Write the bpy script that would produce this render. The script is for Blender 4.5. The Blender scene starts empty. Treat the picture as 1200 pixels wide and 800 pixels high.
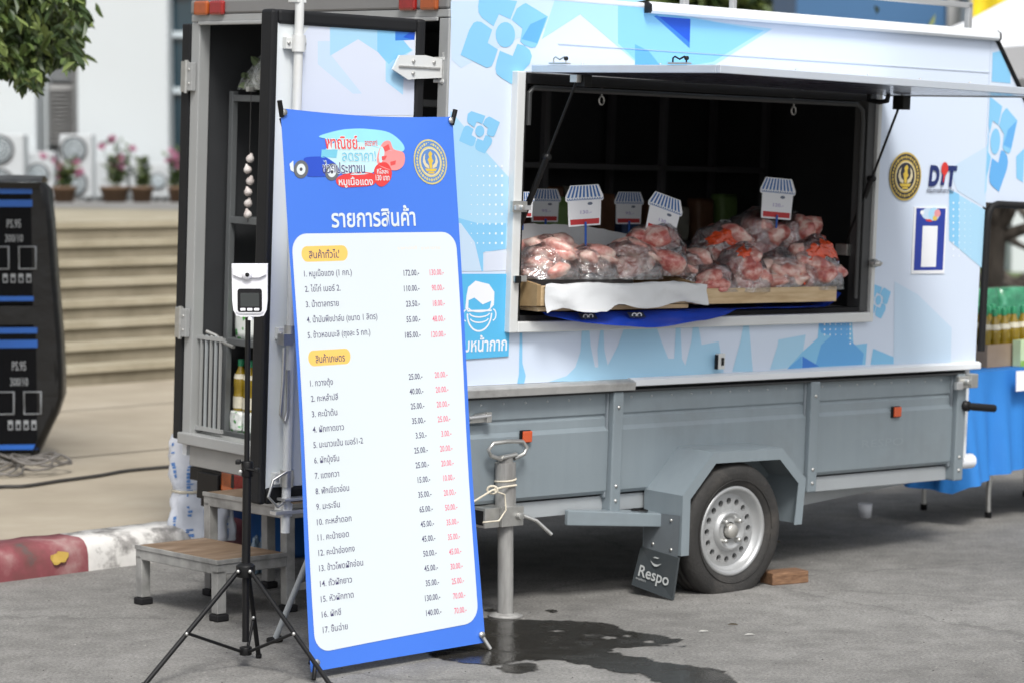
import bpy, bmesh, math, random
import numpy as np
from mathutils import Vector, Matrix, noise
R_ = math.radians
random.seed(7)
scene = bpy.context.scene
COL = scene.collection

# ------------------------------------------------------------------ camera, sky, sun, exposure
F_PX, CAM_H, Y_HOR = 3077.0, 1.75, 195.0           # focal length in photo pixels, eye height, horizon row
PITCH = math.atan((400 - Y_HOR) / F_PX)
cam_d = bpy.data.cameras.new('camera'); cam = bpy.data.objects.new('camera', cam_d); COL.objects.link(cam)
cam.location = (0, 0, CAM_H); cam.rotation_euler = (math.pi / 2 - PITCH, 0, 0)
cam_d.sensor_width = 36; cam_d.lens = F_PX / 1200 * 36
cam_d.clip_start = 0.1; cam_d.clip_end = 600
cam_d.dof.use_dof = True; cam_d.dof.focus_distance = 9.6; cam_d.dof.aperture_fstop = 2.8
scene.camera = cam
w = bpy.data.worlds.new('World'); scene.world = w; w.use_nodes = True
nt = w.node_tree; nt.nodes.clear()
sky = nt.nodes.new('ShaderNodeTexSky'); sky.sky_type = 'NISHITA'; sky.sun_disc = False
SUN_EL, SUN_AZ = 52.0, 168.0                        # veiled sun, high behind the camera
sky.sun_elevation = R_(SUN_EL); sky.sun_rotation = R_(SUN_AZ); sky.air_density = 1.0; sky.dust_density = 4.0
hs = nt.nodes.new('ShaderNodeHueSaturation'); hs.inputs['Saturation'].default_value = 0.25
bg = nt.nodes.new('ShaderNodeBackground'); bg.inputs['Strength'].default_value = 0.095
wo = nt.nodes.new('ShaderNodeOutputWorld')
nt.links.new(sky.outputs[0], hs.inputs['Color']); nt.links.new(hs.outputs[0], bg.inputs[0]); nt.links.new(bg.outputs[0], wo.inputs[0])
sd = bpy.data.lights.new('sun', 'SUN'); sd.energy = 1.5; sd.angle = R_(16); sd.color = (1, .97, .92)
so = bpy.data.objects.new('sun', sd); COL.objects.link(so)
az = R_(SUN_AZ); el = R_(SUN_EL)
sv = Vector((math.sin(az) * math.cos(el), math.cos(az) * math.cos(el), math.sin(el)))
so.rotation_euler = sv.to_track_quat('Z', 'Y').to_euler(); so.location = (0, 0, 20)
vs = scene.view_settings; vs.view_transform = 'Standard'; vs.look = 'None'; vs.gamma = 1; vs.use_curve_mapping = False
vs.exposure = 0.9
scene.cycles.max_bounces = 8; scene.cycles.transparent_max_bounces = 24

# ------------------------------------------------------------------ measuring helpers (photo pixel -> metres on a known plane)
cp, sp = math.cos(PITCH), math.sin(PITCH)
CAMP = Vector((0, 0, CAM_H))
def ray(px, py):
    x = (px - 600) / F_PX; y = (py - 400) / F_PX
    return Vector((x, cp - y * sp, -sp - y * cp))
def ground(px, py, z=0.0):
    d = ray(px, py); return CAMP + d * ((z - CAM_H) / d.z)
def at(px, py, Y):
    d = ray(px, py); return CAMP + d * (Y / d.y)
# the trailer stands a little nose-down and leans toward its soft tyre
TX = Vector((0.75265492, 0.65815352, -0.0185614)); TY = Vector((-0.65754691, 0.75281092, 0.03012937)); TZ = Vector((0.03380298, -0.01047203, 0.99937365))
TO = Vector((-0.310, 9.989, 0.0))
TR = Matrix((TX, TY, TZ)).transposed()
TM = Matrix.Translation(TO) @ TR.to_4x4()
TMI = TM.inverted()
def _pl(px, py, k, v):
    n = (TX, TY, TZ)[k]; d = ray(px, py)
    P = CAMP + d * ((TO + n * v - CAMP).dot(n) / d.dot(n)); return TMI @ P
def side(px, py, y=0.0): return _pl(px, py, 1, y)
def rear(px, py, x=0.0): return _pl(px, py, 0, x)
def top(px, py, z): return _pl(px, py, 2, z)
def loc(P): return TMI @ Vector(P)
def wor(*l): return TM @ Vector(l)

# ------------------------------------------------------------------ materials
MATS = {}
def M(name, col, rough=.5, metal=0.0, var=.12, scale=6.0, bump=0.0, bscale=60.0, dirt=0.0, dirtcol=(.12, .1, .08), spec=.5, coat=0.0, trans=0.0, alpha=1.0, dscale=2.2, rvar=.15, streak=0.0):
    if name in MATS: return MATS[name]
    m = bpy.data.materials.new(name); m.use_nodes = True; t = m.node_tree; N = t.nodes; L = t.links
    b = N['Principled BSDF']
    b.inputs['Roughness'].default_value = rough; b.inputs['Metallic'].default_value = metal
    b.inputs['Specular IOR Level'].default_value = spec; b.inputs['Coat Weight'].default_value = coat
    b.inputs['Transmission Weight'].default_value = trans; b.inputs['Alpha'].default_value = alpha
    tc = N.new('ShaderNodeTexCoord')
    n1 = N.new('ShaderNodeTexNoise'); n1.inputs['Scale'].default_value = scale; n1.inputs['Detail'].default_value = 6
    L.new(tc.outputs['Object'], n1.inputs['Vector'])
    mx = N.new('ShaderNodeMix'); mx.data_type = 'RGBA'
    c1 = [max(0, c * (1 - var)) for c in col] + [1]; c2 = [min(1, c * (1 + var)) for c in col] + [1]
    mx.inputs[6].default_value = c1; mx.inputs[7].default_value = c2
    L.new(n1.outputs['Fac'], mx.inputs[0]); out = mx.outputs[2]
    if dirt > 0:
        n2 = N.new('ShaderNodeTexNoise'); n2.inputs['Scale'].default_value = dscale; n2.inputs['Detail'].default_value = 9; n2.inputs['Roughness'].default_value = .7
        L.new(tc.outputs['Object'], n2.inputs['Vector'])
        rp = N.new('ShaderNodeValToRGB'); rp.color_ramp.elements[0].position = .5; rp.color_ramp.elements[1].position = .78
        rp.color_ramp.elements[1].color = (dirt, dirt, dirt, 1)
        L.new(n2.outputs['Fac'], rp.inputs[0])
        m2 = N.new('ShaderNodeMix'); m2.data_type = 'RGBA'; m2.inputs[7].default_value = (*dirtcol, 1)
        L.new(rp.outputs[0], m2.inputs[0]); L.new(out, m2.inputs[6]); out = m2.outputs[2]
    if streak > 0:   # rain streaks and rubbed scratches running down the metal
        mp = N.new('ShaderNodeMapping'); mp.inputs['Scale'].default_value = (26, 26, 1.6); L.new(tc.outputs['Object'], mp.inputs[0])
        ns = N.new('ShaderNodeTexNoise'); ns.inputs['Scale'].default_value = 1; ns.inputs['Detail'].default_value = 7; L.new(mp.outputs[0], ns.inputs['Vector'])
        rs = N.new('ShaderNodeMapRange'); rs.inputs[1].default_value = .3; rs.inputs[2].default_value = .7; rs.inputs[3].default_value = 1 - streak; rs.inputs[4].default_value = 1 + streak * .45; L.new(ns.outputs['Fac'], rs.inputs[0])
        ms_ = N.new('ShaderNodeMix'); ms_.data_type = 'RGBA'; ms_.blend_type = 'MULTIPLY'; ms_.inputs[0].default_value = 1
        L.new(out, ms_.inputs[6]); L.new(rs.outputs[0], ms_.inputs[7]); out = ms_.outputs[2]
    L.new(out, b.inputs['Base Color'])
    if rvar > 0:
        mr = N.new('ShaderNodeMapRange'); mr.inputs[3].default_value = max(.02, rough - rvar * rough); mr.inputs[4].default_value = min(1, rough + rvar * rough)
        n3 = N.new('ShaderNodeTexNoise'); n3.inputs['Scale'].default_value = scale * 2.7; n3.inputs['Detail'].default_value = 4
        L.new(tc.outputs['Object'], n3.inputs['Vector']); L.new(n3.outputs['Fac'], mr.inputs[0]); L.new(mr.outputs[0], b.inputs['Roughness'])
    if bump > 0:
        nb = N.new('ShaderNodeTexNoise'); nb.inputs['Scale'].default_value = bscale; nb.inputs['Detail'].default_value = 5
        L.new(tc.outputs['Object'], nb.inputs['Vector'])
        bp = N.new('ShaderNodeBump'); bp.inputs['Strength'].default_value = bump; bp.inputs['Distance'].default_value = .02
        L.new(nb.outputs['Fac'], bp.inputs['Height']); L.new(bp.outputs[0], b.inputs['Normal'])
    MATS[name] = m; return m

def asphalt():
    m = bpy.data.materials.new('asphalt'); m.use_nodes = True; t = m.node_tree; N = t.nodes; L = t.links; b = N['Principled BSDF']
    tc = N.new('ShaderNodeTexCoord')
    def nz(s, d=6, r=.6):
        n = N.new('ShaderNodeTexNoise'); n.inputs['Scale'].default_value = s; n.inputs['Detail'].default_value = d; n.inputs['Roughness'].default_value = r
        L.new(tc.outputs['Object'], n.inputs['Vector']); return n
    big = nz(.55, 8, .62); fine = nz(82, 6, .8); mid = nz(7, 6, .65)
    r1 = N.new('ShaderNodeValToRGB'); e = r1.color_ramp.elements
    e[0].position = .34; e[0].color = (.158, .154, .145, 1); e[1].position = .68; e[1].color = (.265, .26, .248, 1)
    L.new(big.outputs['Fac'], r1.inputs[0])
    r2 = N.new('ShaderNodeValToRGB'); e = r2.color_ramp.elements
    e[0].position = .35; e[0].color = (.46, .46, .46, 1); e[1].position = .65; e[1].color = (1.38, 1.38, 1.38, 1)
    L.new(fine.outputs['Fac'], r2.inputs[0])
    r3 = N.new('ShaderNodeValToRGB'); e = r3.color_ramp.elements
    e[0].position = .32; e[0].color = (.76, .76, .76, 1); e[1].position = .62; e[1].color = (1.1, 1.1, 1.1, 1)
    L.new(mid.outputs['Fac'], r3.inputs[0])
    a = N.new('ShaderNodeMix'); a.data_type = 'RGBA'; a.blend_type = 'MULTIPLY'; a.inputs[0].default_value = 1
    L.new(r1.outputs[0], a.inputs[6]); L.new(r2.outputs[0], a.inputs[7])
    c = N.new('ShaderNodeMix'); c.data_type = 'RGBA'; c.blend_type = 'MULTIPLY'; c.inputs[0].default_value = 1
    L.new(a.outputs[2], c.inputs[6]); L.new(r3.outputs[0], c.inputs[7])
    # pale grit: sparse bright specks of aggregate
    vo = N.new('ShaderNodeTexVoronoi'); vo.inputs['Scale'].default_value = 60; L.new(tc.outputs['Object'], vo.inputs['Vector'])
    r4 = N.new('ShaderNodeValToRGB'); e = r4.color_ramp.elements
    e[0].position = .07; e[0].color = (1, 1, 1, 1); e[1].position = .16; e[1].color = (0, 0, 0, 1)
    L.new(vo.outputs['Distance'], r4.inputs[0])
    g = N.new('ShaderNodeMix'); g.data_type = 'RGBA'; g.inputs[7].default_value = (.26, .25, .235, 1)
    mm = N.new('ShaderNodeMath'); mm.operation = 'MULTIPLY'; mm.inputs[1].default_value = .6; L.new(r4.outputs[0], mm.inputs[0]); L.new(mm.outputs[0], g.inputs[0])
    L.new(c.outputs[2], g.inputs[6])
    # hairline cracks
    v2 = N.new('ShaderNodeTexVoronoi'); v2.feature = 'DISTANCE_TO_EDGE'; v2.inputs['Scale'].default_value = .55
    mp = N.new('ShaderNodeMix'); mp.data_type = 'RGBA'; mp.inputs[0].default_value = .18
    L.new(tc.outputs['Object'], mp.inputs[6]); L.new(mid.outputs['Color'], mp.inputs[7]); L.new(mp.outputs[2], v2.inputs['Vector'])
    r5 = N.new('ShaderNodeValToRGB'); e = r5.color_ramp.elements
    e[0].position = .0; e[0].color = (.55, .55, .55, 1); e[1].position = .006; e[1].color = (1, 1, 1, 1)
    L.new(v2.outputs['Distance'], r5.inputs[0])
    h = N.new('ShaderNodeMix'); h.data_type = 'RGBA'; h.blend_type = 'MULTIPLY'; h.inputs[0].default_value = .7
    L.new(g.outputs[2], h.inputs[6]); L.new(r5.outputs[0], h.inputs[7])
    L.new(h.outputs[2], b.inputs['Base Color']); b.inputs['Roughness'].default_value = .82
    bp = N.new('ShaderNodeBump'); bp.inputs['Strength'].default_value = .35; bp.inputs['Distance'].default_value = .008
    L.new(fine.outputs['Fac'], bp.inputs['Height']); L.new(bp.outputs[0], b.inputs['Normal'])
    return m

def mix_mat(name, stops, scale, rough=.6, detail=6, bump=0, coat=0, stretch=(1, 1, 1), sss=0.0):
    if name in MATS: return MATS[name]
    m = bpy.data.materials.new(name); m.use_nodes = True; t = m.node_tree; N = t.nodes; L = t.links; b = N['Principled BSDF']
    tc = N.new('ShaderNodeTexCoord'); mp = N.new('ShaderNodeMapping'); mp.inputs['Scale'].default_value = stretch
    L.new(tc.outputs['Object'], mp.inputs[0])
    n = N.new('ShaderNodeTexNoise'); n.inputs['Scale'].default_value = scale; n.inputs['Detail'].default_value = detail; n.inputs['Roughness'].default_value = .6
    L.new(mp.outputs[0], n.inputs['Vector'])
    r = N.new('ShaderNodeValToRGB'); cr = r.color_ramp
    while len(cr.elements) < len(stops): cr.elements.new(.5)
    for e, (p, c) in zip(cr.elements, stops): e.position = p; e.color = (*c, 1)
    L.new(n.outputs['Fac'], r.inputs[0]); L.new(r.outputs[0], b.inputs['Base Color'])
    b.inputs['Roughness'].default_value = rough; b.inputs['Coat Weight'].default_value = coat
    if sss: b.inputs['Subsurface Weight'].default_value = sss; b.inputs['Subsurface Radius'].default_value = (.02, .006, .004)
    if bump:
        bp = N.new('ShaderNodeBump'); bp.inputs['Strength'].default_value = bump; bp.inputs['Distance'].default_value = .02
        L.new(n.outputs['Fac'], bp.inputs['Height']); L.new(bp.outputs[0], b.inputs['Normal'])
    MATS[name] = m; return m

def film_mat(name, tint=(.9, .92, .95), clear=.72, gloss=.12, bscale=24):
    # thin clear plastic: mostly see-through, milky in folds, with a crinkled gloss
    m = bpy.data.materials.new(name); m.use_nodes = True; t = m.node_tree; N = t.nodes; L = t.links; N.remove(N['Principled BSDF'])
    o = [n for n in N if n.type == 'OUTPUT_MATERIAL'][0]
    tc = N.new('ShaderNodeTexCoord'); n = N.new('ShaderNodeTexNoise'); n.inputs['Scale'].default_value = bscale; n.inputs['Detail'].default_value = 4; n.inputs['Distortion'].default_value = 1.2
    L.new(tc.outputs['Object'], n.inputs['Vector'])
    bp = N.new('ShaderNodeBump'); bp.inputs['Strength'].default_value = 1.0; bp.inputs['Distance'].default_value = .035; L.new(n.outputs['Fac'], bp.inputs['Height'])
    tr = N.new('ShaderNodeBsdfTransparent'); df = N.new('ShaderNodeBsdfDiffuse'); df.inputs[0].default_value = (*tint, 1)
    gl = N.new('ShaderNodeBsdfGlossy'); gl.inputs['Roughness'].default_value = .09; L.new(bp.outputs[0], gl.inputs['Normal']); L.new(bp.outputs[0], df.inputs['Normal'])
    r = N.new('ShaderNodeMapRange'); r.inputs[1].default_value = .42; r.inputs[2].default_value = .75; r.inputs[3].default_value = max(.0, .6 * (1 - clear)); r.inputs[4].default_value = min(1, 1 - clear + .22)
    L.new(n.outputs['Fac'], r.inputs[0])
    m1 = N.new('ShaderNodeMixShader'); L.new(r.outputs[0], m1.inputs[0]); L.new(tr.outputs[0], m1.inputs[1]); L.new(df.outputs[0], m1.inputs[2])
    fr = N.new('ShaderNodeFresnel'); fr.inputs[0].default_value = 1.5; L.new(bp.outputs[0], fr.inputs['Normal'])
    ad = N.new('ShaderNodeMath'); ad.operation = 'ADD'; ad.inputs[1].default_value = gloss; L.new(fr.outputs[0], ad.inputs[0])
    m2 = N.new('ShaderNodeMixShader'); L.new(ad.outputs[0], m2.inputs[0]); L.new(m1.outputs[0], m2.inputs[1]); L.new(gl.outputs[0], m2.inputs[2])
    L.new(m2.outputs[0], o.inputs[0]); MATS[name] = m; return m

# ------------------------------------------------------------------ mesh building
class MB:
    def __init__(s): s.v = []; s.f = []; s.m = []; s.mats = []; s.smooth = []
    def mi(s, mat):
        if mat not in s.mats: s.mats.append(mat)
        return s.mats.index(mat)
    def add(s, vs, fs, mat, smooth=False, xf=None):
        b = len(s.v); k = s.mi(mat)
        for p in vs: s.v.append(tuple(xf @ Vector(p)) if xf is not None else tuple(p))
        for f in fs: s.f.append([b + i for i in f]); s.m.append(k); s.smooth.append(smooth)
        return s
    def box(s, x0, x1, y0, y1, z0, z1, mat, xf=None):
        vs = [(x, y, z) for z in (z0, z1) for y in (y0, y1) for x in (x0, x1)]
        return s.add(vs, [(0, 2, 3, 1), (4, 5, 7, 6), (0, 1, 5, 4), (2, 6, 7, 3), (0, 4, 6, 2), (1, 3, 7, 5)], mat, False, xf)
    def prism(s, poly, a, b, axis, mat, smooth=False, xf=None):
        # poly in the two other axes, extruded from a to b along axis
        n = len(poly)
        def mk(p, h):
            if axis == 0: return (h, p[0], p[1])
            if axis == 1: return (p[0], h, p[1])
            return (p[0], p[1], h)
        vs = [mk(p, a) for p in poly] + [mk(p, b) for p in poly]
        s.add(vs, [tuple(range(n))[::-1], tuple(range(n, 2 * n))], mat, False, xf)
        return s.add(vs, [(i, (i + 1) % n, n + (i + 1) % n, n + i) for i in range(n)], mat, smooth, xf)
    def sheet(s, pts, mat): return s.add(pts, [tuple(range(len(pts)))], mat)
    def tube(s, pts, r, mat, n=8, cap=True, xf=None, closed=False):
        pts = [Vector(p) for p in pts]; vs = []; fs = []; k = len(pts)
        rr = r if isinstance(r, (list, tuple)) else [r] * k
        up = None
        for i, p in enumerate(pts):
            a = pts[(i - 1) % k] if closed or i > 0 else p; c = pts[(i + 1) % k] if closed or i < k - 1 else p
            d = (c - a).normalized()
            if up is None: up = d.orthogonal().normalized()
            else:
                up = (up - d * up.dot(d))
                up = up.normalized() if up.length > 1e-6 else d.orthogonal().normalized()
            q = d.cross(up)
            for j in range(n):
                t = 2 * math.pi * j / n; vs.append(p + (up * math.cos(t) + q * math.sin(t)) * rr[i])
        for i in range(k if closed else k - 1):
            i2 = (i + 1) % k
            for j in range(n):
                fs.append((i * n + j, i * n + (j + 1) % n, i2 * n + (j + 1) % n, i2 * n + j))
        s.add(vs, fs, mat, True, xf)
        if cap and not closed: s.add(vs[:n], [tuple(range(n))[::-1]], mat, False, xf); s.add(vs[-n:], [tuple(range(n))], mat, False, xf)
        return s
    def lathe(s, prof, mat, n=24, xf=None, smooth=True, axis=2):
        # prof: (radius, height) pairs
        vs = []; fs = []
        for r, h in prof:
            for j in range(n):
                t = 2 * math.pi * j / n; c, d = r * math.cos(t), r * math.sin(t)
                vs.append((c, d, h) if axis == 2 else (c, h, d))
        for i in range(len(prof) - 1):
            for j in range(n):
                q = (i * n + j, i * n + (j + 1) % n, (i + 1) * n + (j + 1) % n, (i + 1) * n + j)
                fs.append(q if axis == 2 else q[::-1])
        return s.add(vs, fs, mat, smooth, xf)
    def disc(s, c, r, mat, n=20, axis=1, rz=None):
        rz = rz or r; vs = []
        for j in range(n):
            t = 2 * math.pi * j / n; a, b = r * math.cos(t), rz * math.sin(t)
            vs.append((c[0] + a, c[1], c[2] + b) if axis == 1 else ((c[0] + a, c[1] + b, c[2]) if axis == 2 else (c[0], c[1] + a, c[2] + b)))
        return s.add(vs, [tuple(range(n))], mat)
    def build(s, name, parent=None, bevel=0.0, xf=None, world=None, seg=2, subd=0):
        me = bpy.data.meshes.new(name); me.from_pydata(s.v, [], s.f)
        for m in s.mats: me.materials.append(m)
        me.polygons.foreach_set('material_index', s.m); me.polygons.foreach_set('use_smooth', s.smooth)
        me.update()
        o = bpy.data.objects.new(name, me); COL.objects.link(o)
        if parent is not None: o.parent = parent
        if world is not None: o.matrix_world = world
        if bevel > 0:
            b = o.modifiers.new('bevel', 'BEVEL'); b.width = bevel; b.segments = seg; b.limit_method = 'ANGLE'; b.angle_limit = R_(40)
        if subd: sb = o.modifiers.new('sub', 'SUBSURF'); sb.levels = subd; sb.render_levels = subd
        return o

def tag(o, label=None, cat=None, group=None, kind=None):
    if label: o['label'] = label
    if cat: o['category'] = cat
    if group: o['group'] = group
    if kind: o['kind'] = kind
    return o
def thing(name, label, cat, world=None, group=None):
    o = bpy.data.objects.new(name, None); COL.objects.link(o); o.empty_display_size = .1
    if world is not None: o.matrix_world = world
    return tag(o, label, cat, group)
def TL(x, y, z, rz=0, rx=0, ry=0): return TM @ Matrix.Translation((x, y, z)) @ Matrix.Rotation(rz, 4, 'Z') @ Matrix.Rotation(ry, 4, 'Y') @ Matrix.Rotation(rx, 4, 'X')
def WL(x, y, z, rz=0): return Matrix.Translation((x, y, z)) @ Matrix.Rotation(rz, 4, 'Z')
TZROT = math.atan2(TX.y, TX.x)
def copy_tree(o, parent=None, world=None):
    c = o.copy(); COL.objects.link(c)
    if parent is not None: c.parent = parent; c.matrix_parent_inverse = o.matrix_parent_inverse.copy()
    if world is not None: c.matrix_world = world
    for ch in list(o.children): copy_tree(ch, c)
    return c

_TXT = {}
def text_geo(s, bold=0.0, res=2, shear=0.0):
    k = (s, bold, res, shear)
    if k not in _TXT:
        cu = bpy.data.curves.new('txt', 'FONT'); cu.body = s; cu.size = 1; cu.offset = bold; cu.resolution_u = res; cu.shear = shear; cu.fill_mode = 'FRONT'
        o = bpy.data.objects.new('txt', cu); COL.objects.link(o)
        bpy.context.view_layer.update()
        me = bpy.data.meshes.new_from_object(o.evaluated_get(bpy.context.evaluated_depsgraph_get()))
        vs = [tuple(v.co) for v in me.vertices]; fs = [tuple(p.vertices) for p in me.polygons]
        xs = [v[0] for v in vs]
        _TXT[k] = (vs, fs, min(xs), max(xs))
        bpy.data.objects.remove(o); bpy.data.curves.remove(cu); bpy.data.meshes.remove(me)
    return _TXT[k]
def put_text(mb, s, mat, fn, u, v, h, width=None, align='l', bold=0.0, xs=1.0, res=2, shear=0.0):
    """lay text on a surface: fn(u, v) -> 3D; h = letter size; width = total width to fit"""
    vs, fs, a, b = text_geo(s, bold, res, shear)
    k = h * xs
    if width: k = width / (b - a)
    off = -a * k
    if align == 'r': off = -b * k
    if align == 'c': off = -(a + b) / 2 * k
    mb.add([fn(u + x * k + off, v + y * h) for x, y, z in vs], fs, mat)

def grid_surface(mb, fn, nu, nv, mat, smooth=True):
    vs = [fn(i / nu, j / nv) for j in range(nv + 1) for i in range(nu + 1)]
    fs = [(j * (nu + 1) + i, j * (nu + 1) + i + 1, (j + 1) * (nu + 1) + i + 1, (j + 1) * (nu + 1) + i) for j in range(nv) for i in range(nu)]
    return mb.add(vs, fs, mat, smooth)
def rrect(x0, x1, z0, z1, r, n=5):
    pts = []
    for cx, cz, a0 in ((x1 - r, z1 - r, 0), (x0 + r, z1 - r, 90), (x0 + r, z0 + r, 180), (x1 - r, z0 + r, 270)):
        for i in range(n + 1):
            t = R_(a0 + 90 * i / n); pts.append((cx + r * math.cos(t), cz + r * math.sin(t)))
    return pts
def fbm(p, s): return noise.fractal(Vector(p) * s, 1.0, 2.0, 4)

# common materials
white_paint = M('white_paint', (.72, .75, .78), .32, var=.03, scale=3, dirt=.12, dirtcol=(.55, .53, .5), coat=.2)
wrap_white = M('wrap_white', (.62, .705, .84), .3, var=.025, scale=1.5, dirt=.06, dirtcol=(.6, .62, .66), coat=.25)
alu = M('aluminium', (.62, .63, .64), .38, .75, var=.08, scale=12, dirt=.25, dirtcol=(.3, .28, .25))
alu_white = M('white_aluminium', (.66, .68, .68), .35, .1, var=.04, scale=10, dirt=.25, dirtcol=(.45, .36, .24), dscale=4)
weathered = M('weathered_rail', (.42, .42, .41), .55, .35, var=.2, scale=14, dirt=.6, dirtcol=(.16, .15, .14), dscale=6)
rub = M('black_rubber', (.012, .012, .013), .65, var=.2, spec=.25)
seal = M('dark_door_seal', (.012, .0125, .014), .5, var=.2, scale=8, spec=.25)
grey = M('grey_steel', (.225, .268, .295), .42, .1, var=.09, scale=3, dirt=.42, dirtcol=(.15, .15, .145), dscale=2.4, coat=.1, rvar=.4, bump=.05, bscale=7, streak=.035)
grey_lt = M('light_grey_steel', (.40, .43, .45), .4, .2, var=.06, scale=6, dirt=.22, dirtcol=(.16, .15, .14))
frame_grey = M('rear_frame_grey', (.36, .37, .37), .42, .15, var=.06, scale=5, dirt=.25, dirtcol=(.22, .21, .19))
zinc = M('zinc', (.55, .55, .53), .4, .85, var=.2, scale=25, dirt=.35, dirtcol=(.18, .16, .13), dscale=12)
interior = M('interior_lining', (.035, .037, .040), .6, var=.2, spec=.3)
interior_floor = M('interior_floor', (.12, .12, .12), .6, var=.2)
black = M('black_plastic', (.007, .007, .0075), .45, var=.15, spec=.3)
lamp_red = M('red_lamp_lens', (.28, .012, .01), .15, var=.2, scale=30, coat=.6)
lamp_amber = M('amber_lamp_lens', (.36, .075, .012), .15, var=.2, scale=30, coat=.6)

# ================================================================== the setting
D1 = Vector((.716, .698, 0)); N1 = Vector((-.698, .716, 0))      # kerb direction, and away from the road
K0 = Vector((-2.161, 10.989, 0))                                 # a point on the foot of the kerb
def kp(a, b, z): p = K0 + D1 * a + N1 * b; return (p.x, p.y, z)

mb = MB(); S = 140; nseg = 28
grid_surface(mb, lambda u, v: (-S + 2 * S * u, -20 + 220 * v, 0), 1, 1, asphalt(), False)
tag(mb.build('road'), kind='structure')

paving = mix_mat('plaza_concrete', [(.3, (.29, .25, .19)), (.55, (.36, .315, .245)), (.72, (.41, .365, .295))], 1.4, .85, 10, .15)
joint = M('paving_joint', (.12, .1, .08), .9)
mb = MB()
mb.add([kp(-20, .13, .13), kp(9, .13, .13), kp(9, 60, .13), kp(-60, 60, .13), kp(-60, .13, .13)], [(0, 1, 2, 3, 4)], paving)
for b in (2.75, 5.1):   # sawn joints
    mb.add([kp(-20, b, .134), kp(9, b, .134), kp(9, b + .02, .134), kp(-20, b + .02, .134)], [(0, 1, 2, 3)], joint)
tag(mb.build('plaza'), kind='structure')

# kerb: one rounded profile, painted in long red and white lengths
kred = mix_mat('kerb_red', [(.28, (.09, .08, .075)), (.38, (.16, .055, .055)), (.52, (.22, .06, .07)), (.62, (.27, .11, .115)), (.75, (.36, .24, .23))], 6, .7, 9, .35)
kwhite = mix_mat('kerb_white', [(.30, (.09, .088, .085)), (.42, (.30, .29, .28)), (.5, (.62, .61, .59)), (.7, (.72, .71, .69))], 7, .7, 10, .35)
kyellow = M('yellow_paint_blot', (.42, .28, .06), .6)
prof = [(0, 0), (.0, .07), (.012, .105), (.035, .13), (.07, .142), (.22, .143), (.225, .0)]
a_w0 = (ground(101, 668) - K0).dot(D1); a_w1 = (ground(200, 647) - K0).dot(D1)
Lw = a_w1 - a_w0; print('kerb white', a_w0, a_w1)
mb = MB()
bounds = [a_w0 - 2 * k - 0 for k in (7, 6, 5, 4, 3, 2, 1)]
edges = [-16] + [a_w0 - Lw * 1.6 * k for k in (6, 5, 4, 3, 2, 1)] + [a_w0, a_w1] + [a_w1 + Lw * 1.6 * k for k in range(1, 6)]
iw = edges.index(a_w0)
for i in range(len(edges) - 1):
    mat = kwhite if (i - iw) % 2 == 0 else kred
    n = max(2, int((edges[i + 1] - edges[i]) / .06)); vs = []; fs = []; npf = len(prof)
    for k in range(n + 1):
        a = edges[i] + (edges[i + 1] - edges[i]) * k / n
        for j, (b, z) in enumerate(prof):
            q = fbm((a, b * 3, z * 3), 9) * (.008 if 0 < z < .2 else 0)
            vs.append(kp(a, b + q, max(0, z + q * .6)))
    for k in range(n):
        for j in range(npf - 1): fs.append((k * npf + j, (k + 1) * npf + j, (k + 1) * npf + j + 1, k * npf + j + 1))
    mb.add(vs, fs, mat, True)
bc = (ground(46, 647, .08) - K0).dot(D1)
bl = []
for j in range(16):
    t = 2 * math.pi * j / 16; r = .038 * (1 + .3 * math.sin(2 * t + 1) + .15 * math.sin(5 * t)); bl.append(kp(bc + r * math.cos(t), -.014 + .012 * (math.sin(t) + 1), .075 + r * .8 * math.sin(t)))
mb.sheet(bl, kyellow)
tag(mb.build('kerb'), kind='structure')

# steps up to the building, parallel to the kerb
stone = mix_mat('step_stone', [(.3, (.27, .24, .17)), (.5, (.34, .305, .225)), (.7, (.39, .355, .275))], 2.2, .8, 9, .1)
stone_r = mix_mat('step_riser_shaded', [(.3, (.15, .13, .09)), (.5, (.205, .18, .13)), (.75, (.26, .23, .17))], 2.6, .85, 9, .1)  # same stone as the treads, with the risers' shade put into the colour
P0 = ground(140, 449, .13); s0b = (P0 - K0).dot(N1); s0a = (P0 - K0).dot(D1)
RISE, TREAD = .146, .232
mb = MB()
for k in range(8):
    b0 = s0b + TREAD * k; z0 = .13 + RISE * k; z1 = z0 + RISE; e = .028
    b1 = b0 + TREAD + .001 if k < 7 else b0 + 30
    A0, A1 = s0a - 22, s0a + 5
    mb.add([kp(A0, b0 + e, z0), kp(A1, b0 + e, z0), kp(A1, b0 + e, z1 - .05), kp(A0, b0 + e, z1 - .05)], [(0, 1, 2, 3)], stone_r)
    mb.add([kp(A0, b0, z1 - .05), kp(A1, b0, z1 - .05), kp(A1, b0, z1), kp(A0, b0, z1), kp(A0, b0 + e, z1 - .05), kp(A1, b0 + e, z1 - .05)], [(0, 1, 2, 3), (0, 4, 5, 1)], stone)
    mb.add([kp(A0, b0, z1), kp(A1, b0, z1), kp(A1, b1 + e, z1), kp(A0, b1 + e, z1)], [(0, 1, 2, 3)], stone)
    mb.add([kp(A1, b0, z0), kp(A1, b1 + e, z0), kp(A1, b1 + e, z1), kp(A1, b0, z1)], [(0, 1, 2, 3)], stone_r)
tag(mb.build('steps'), kind='structure')
ZT = .13 + RISE * 8

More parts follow.
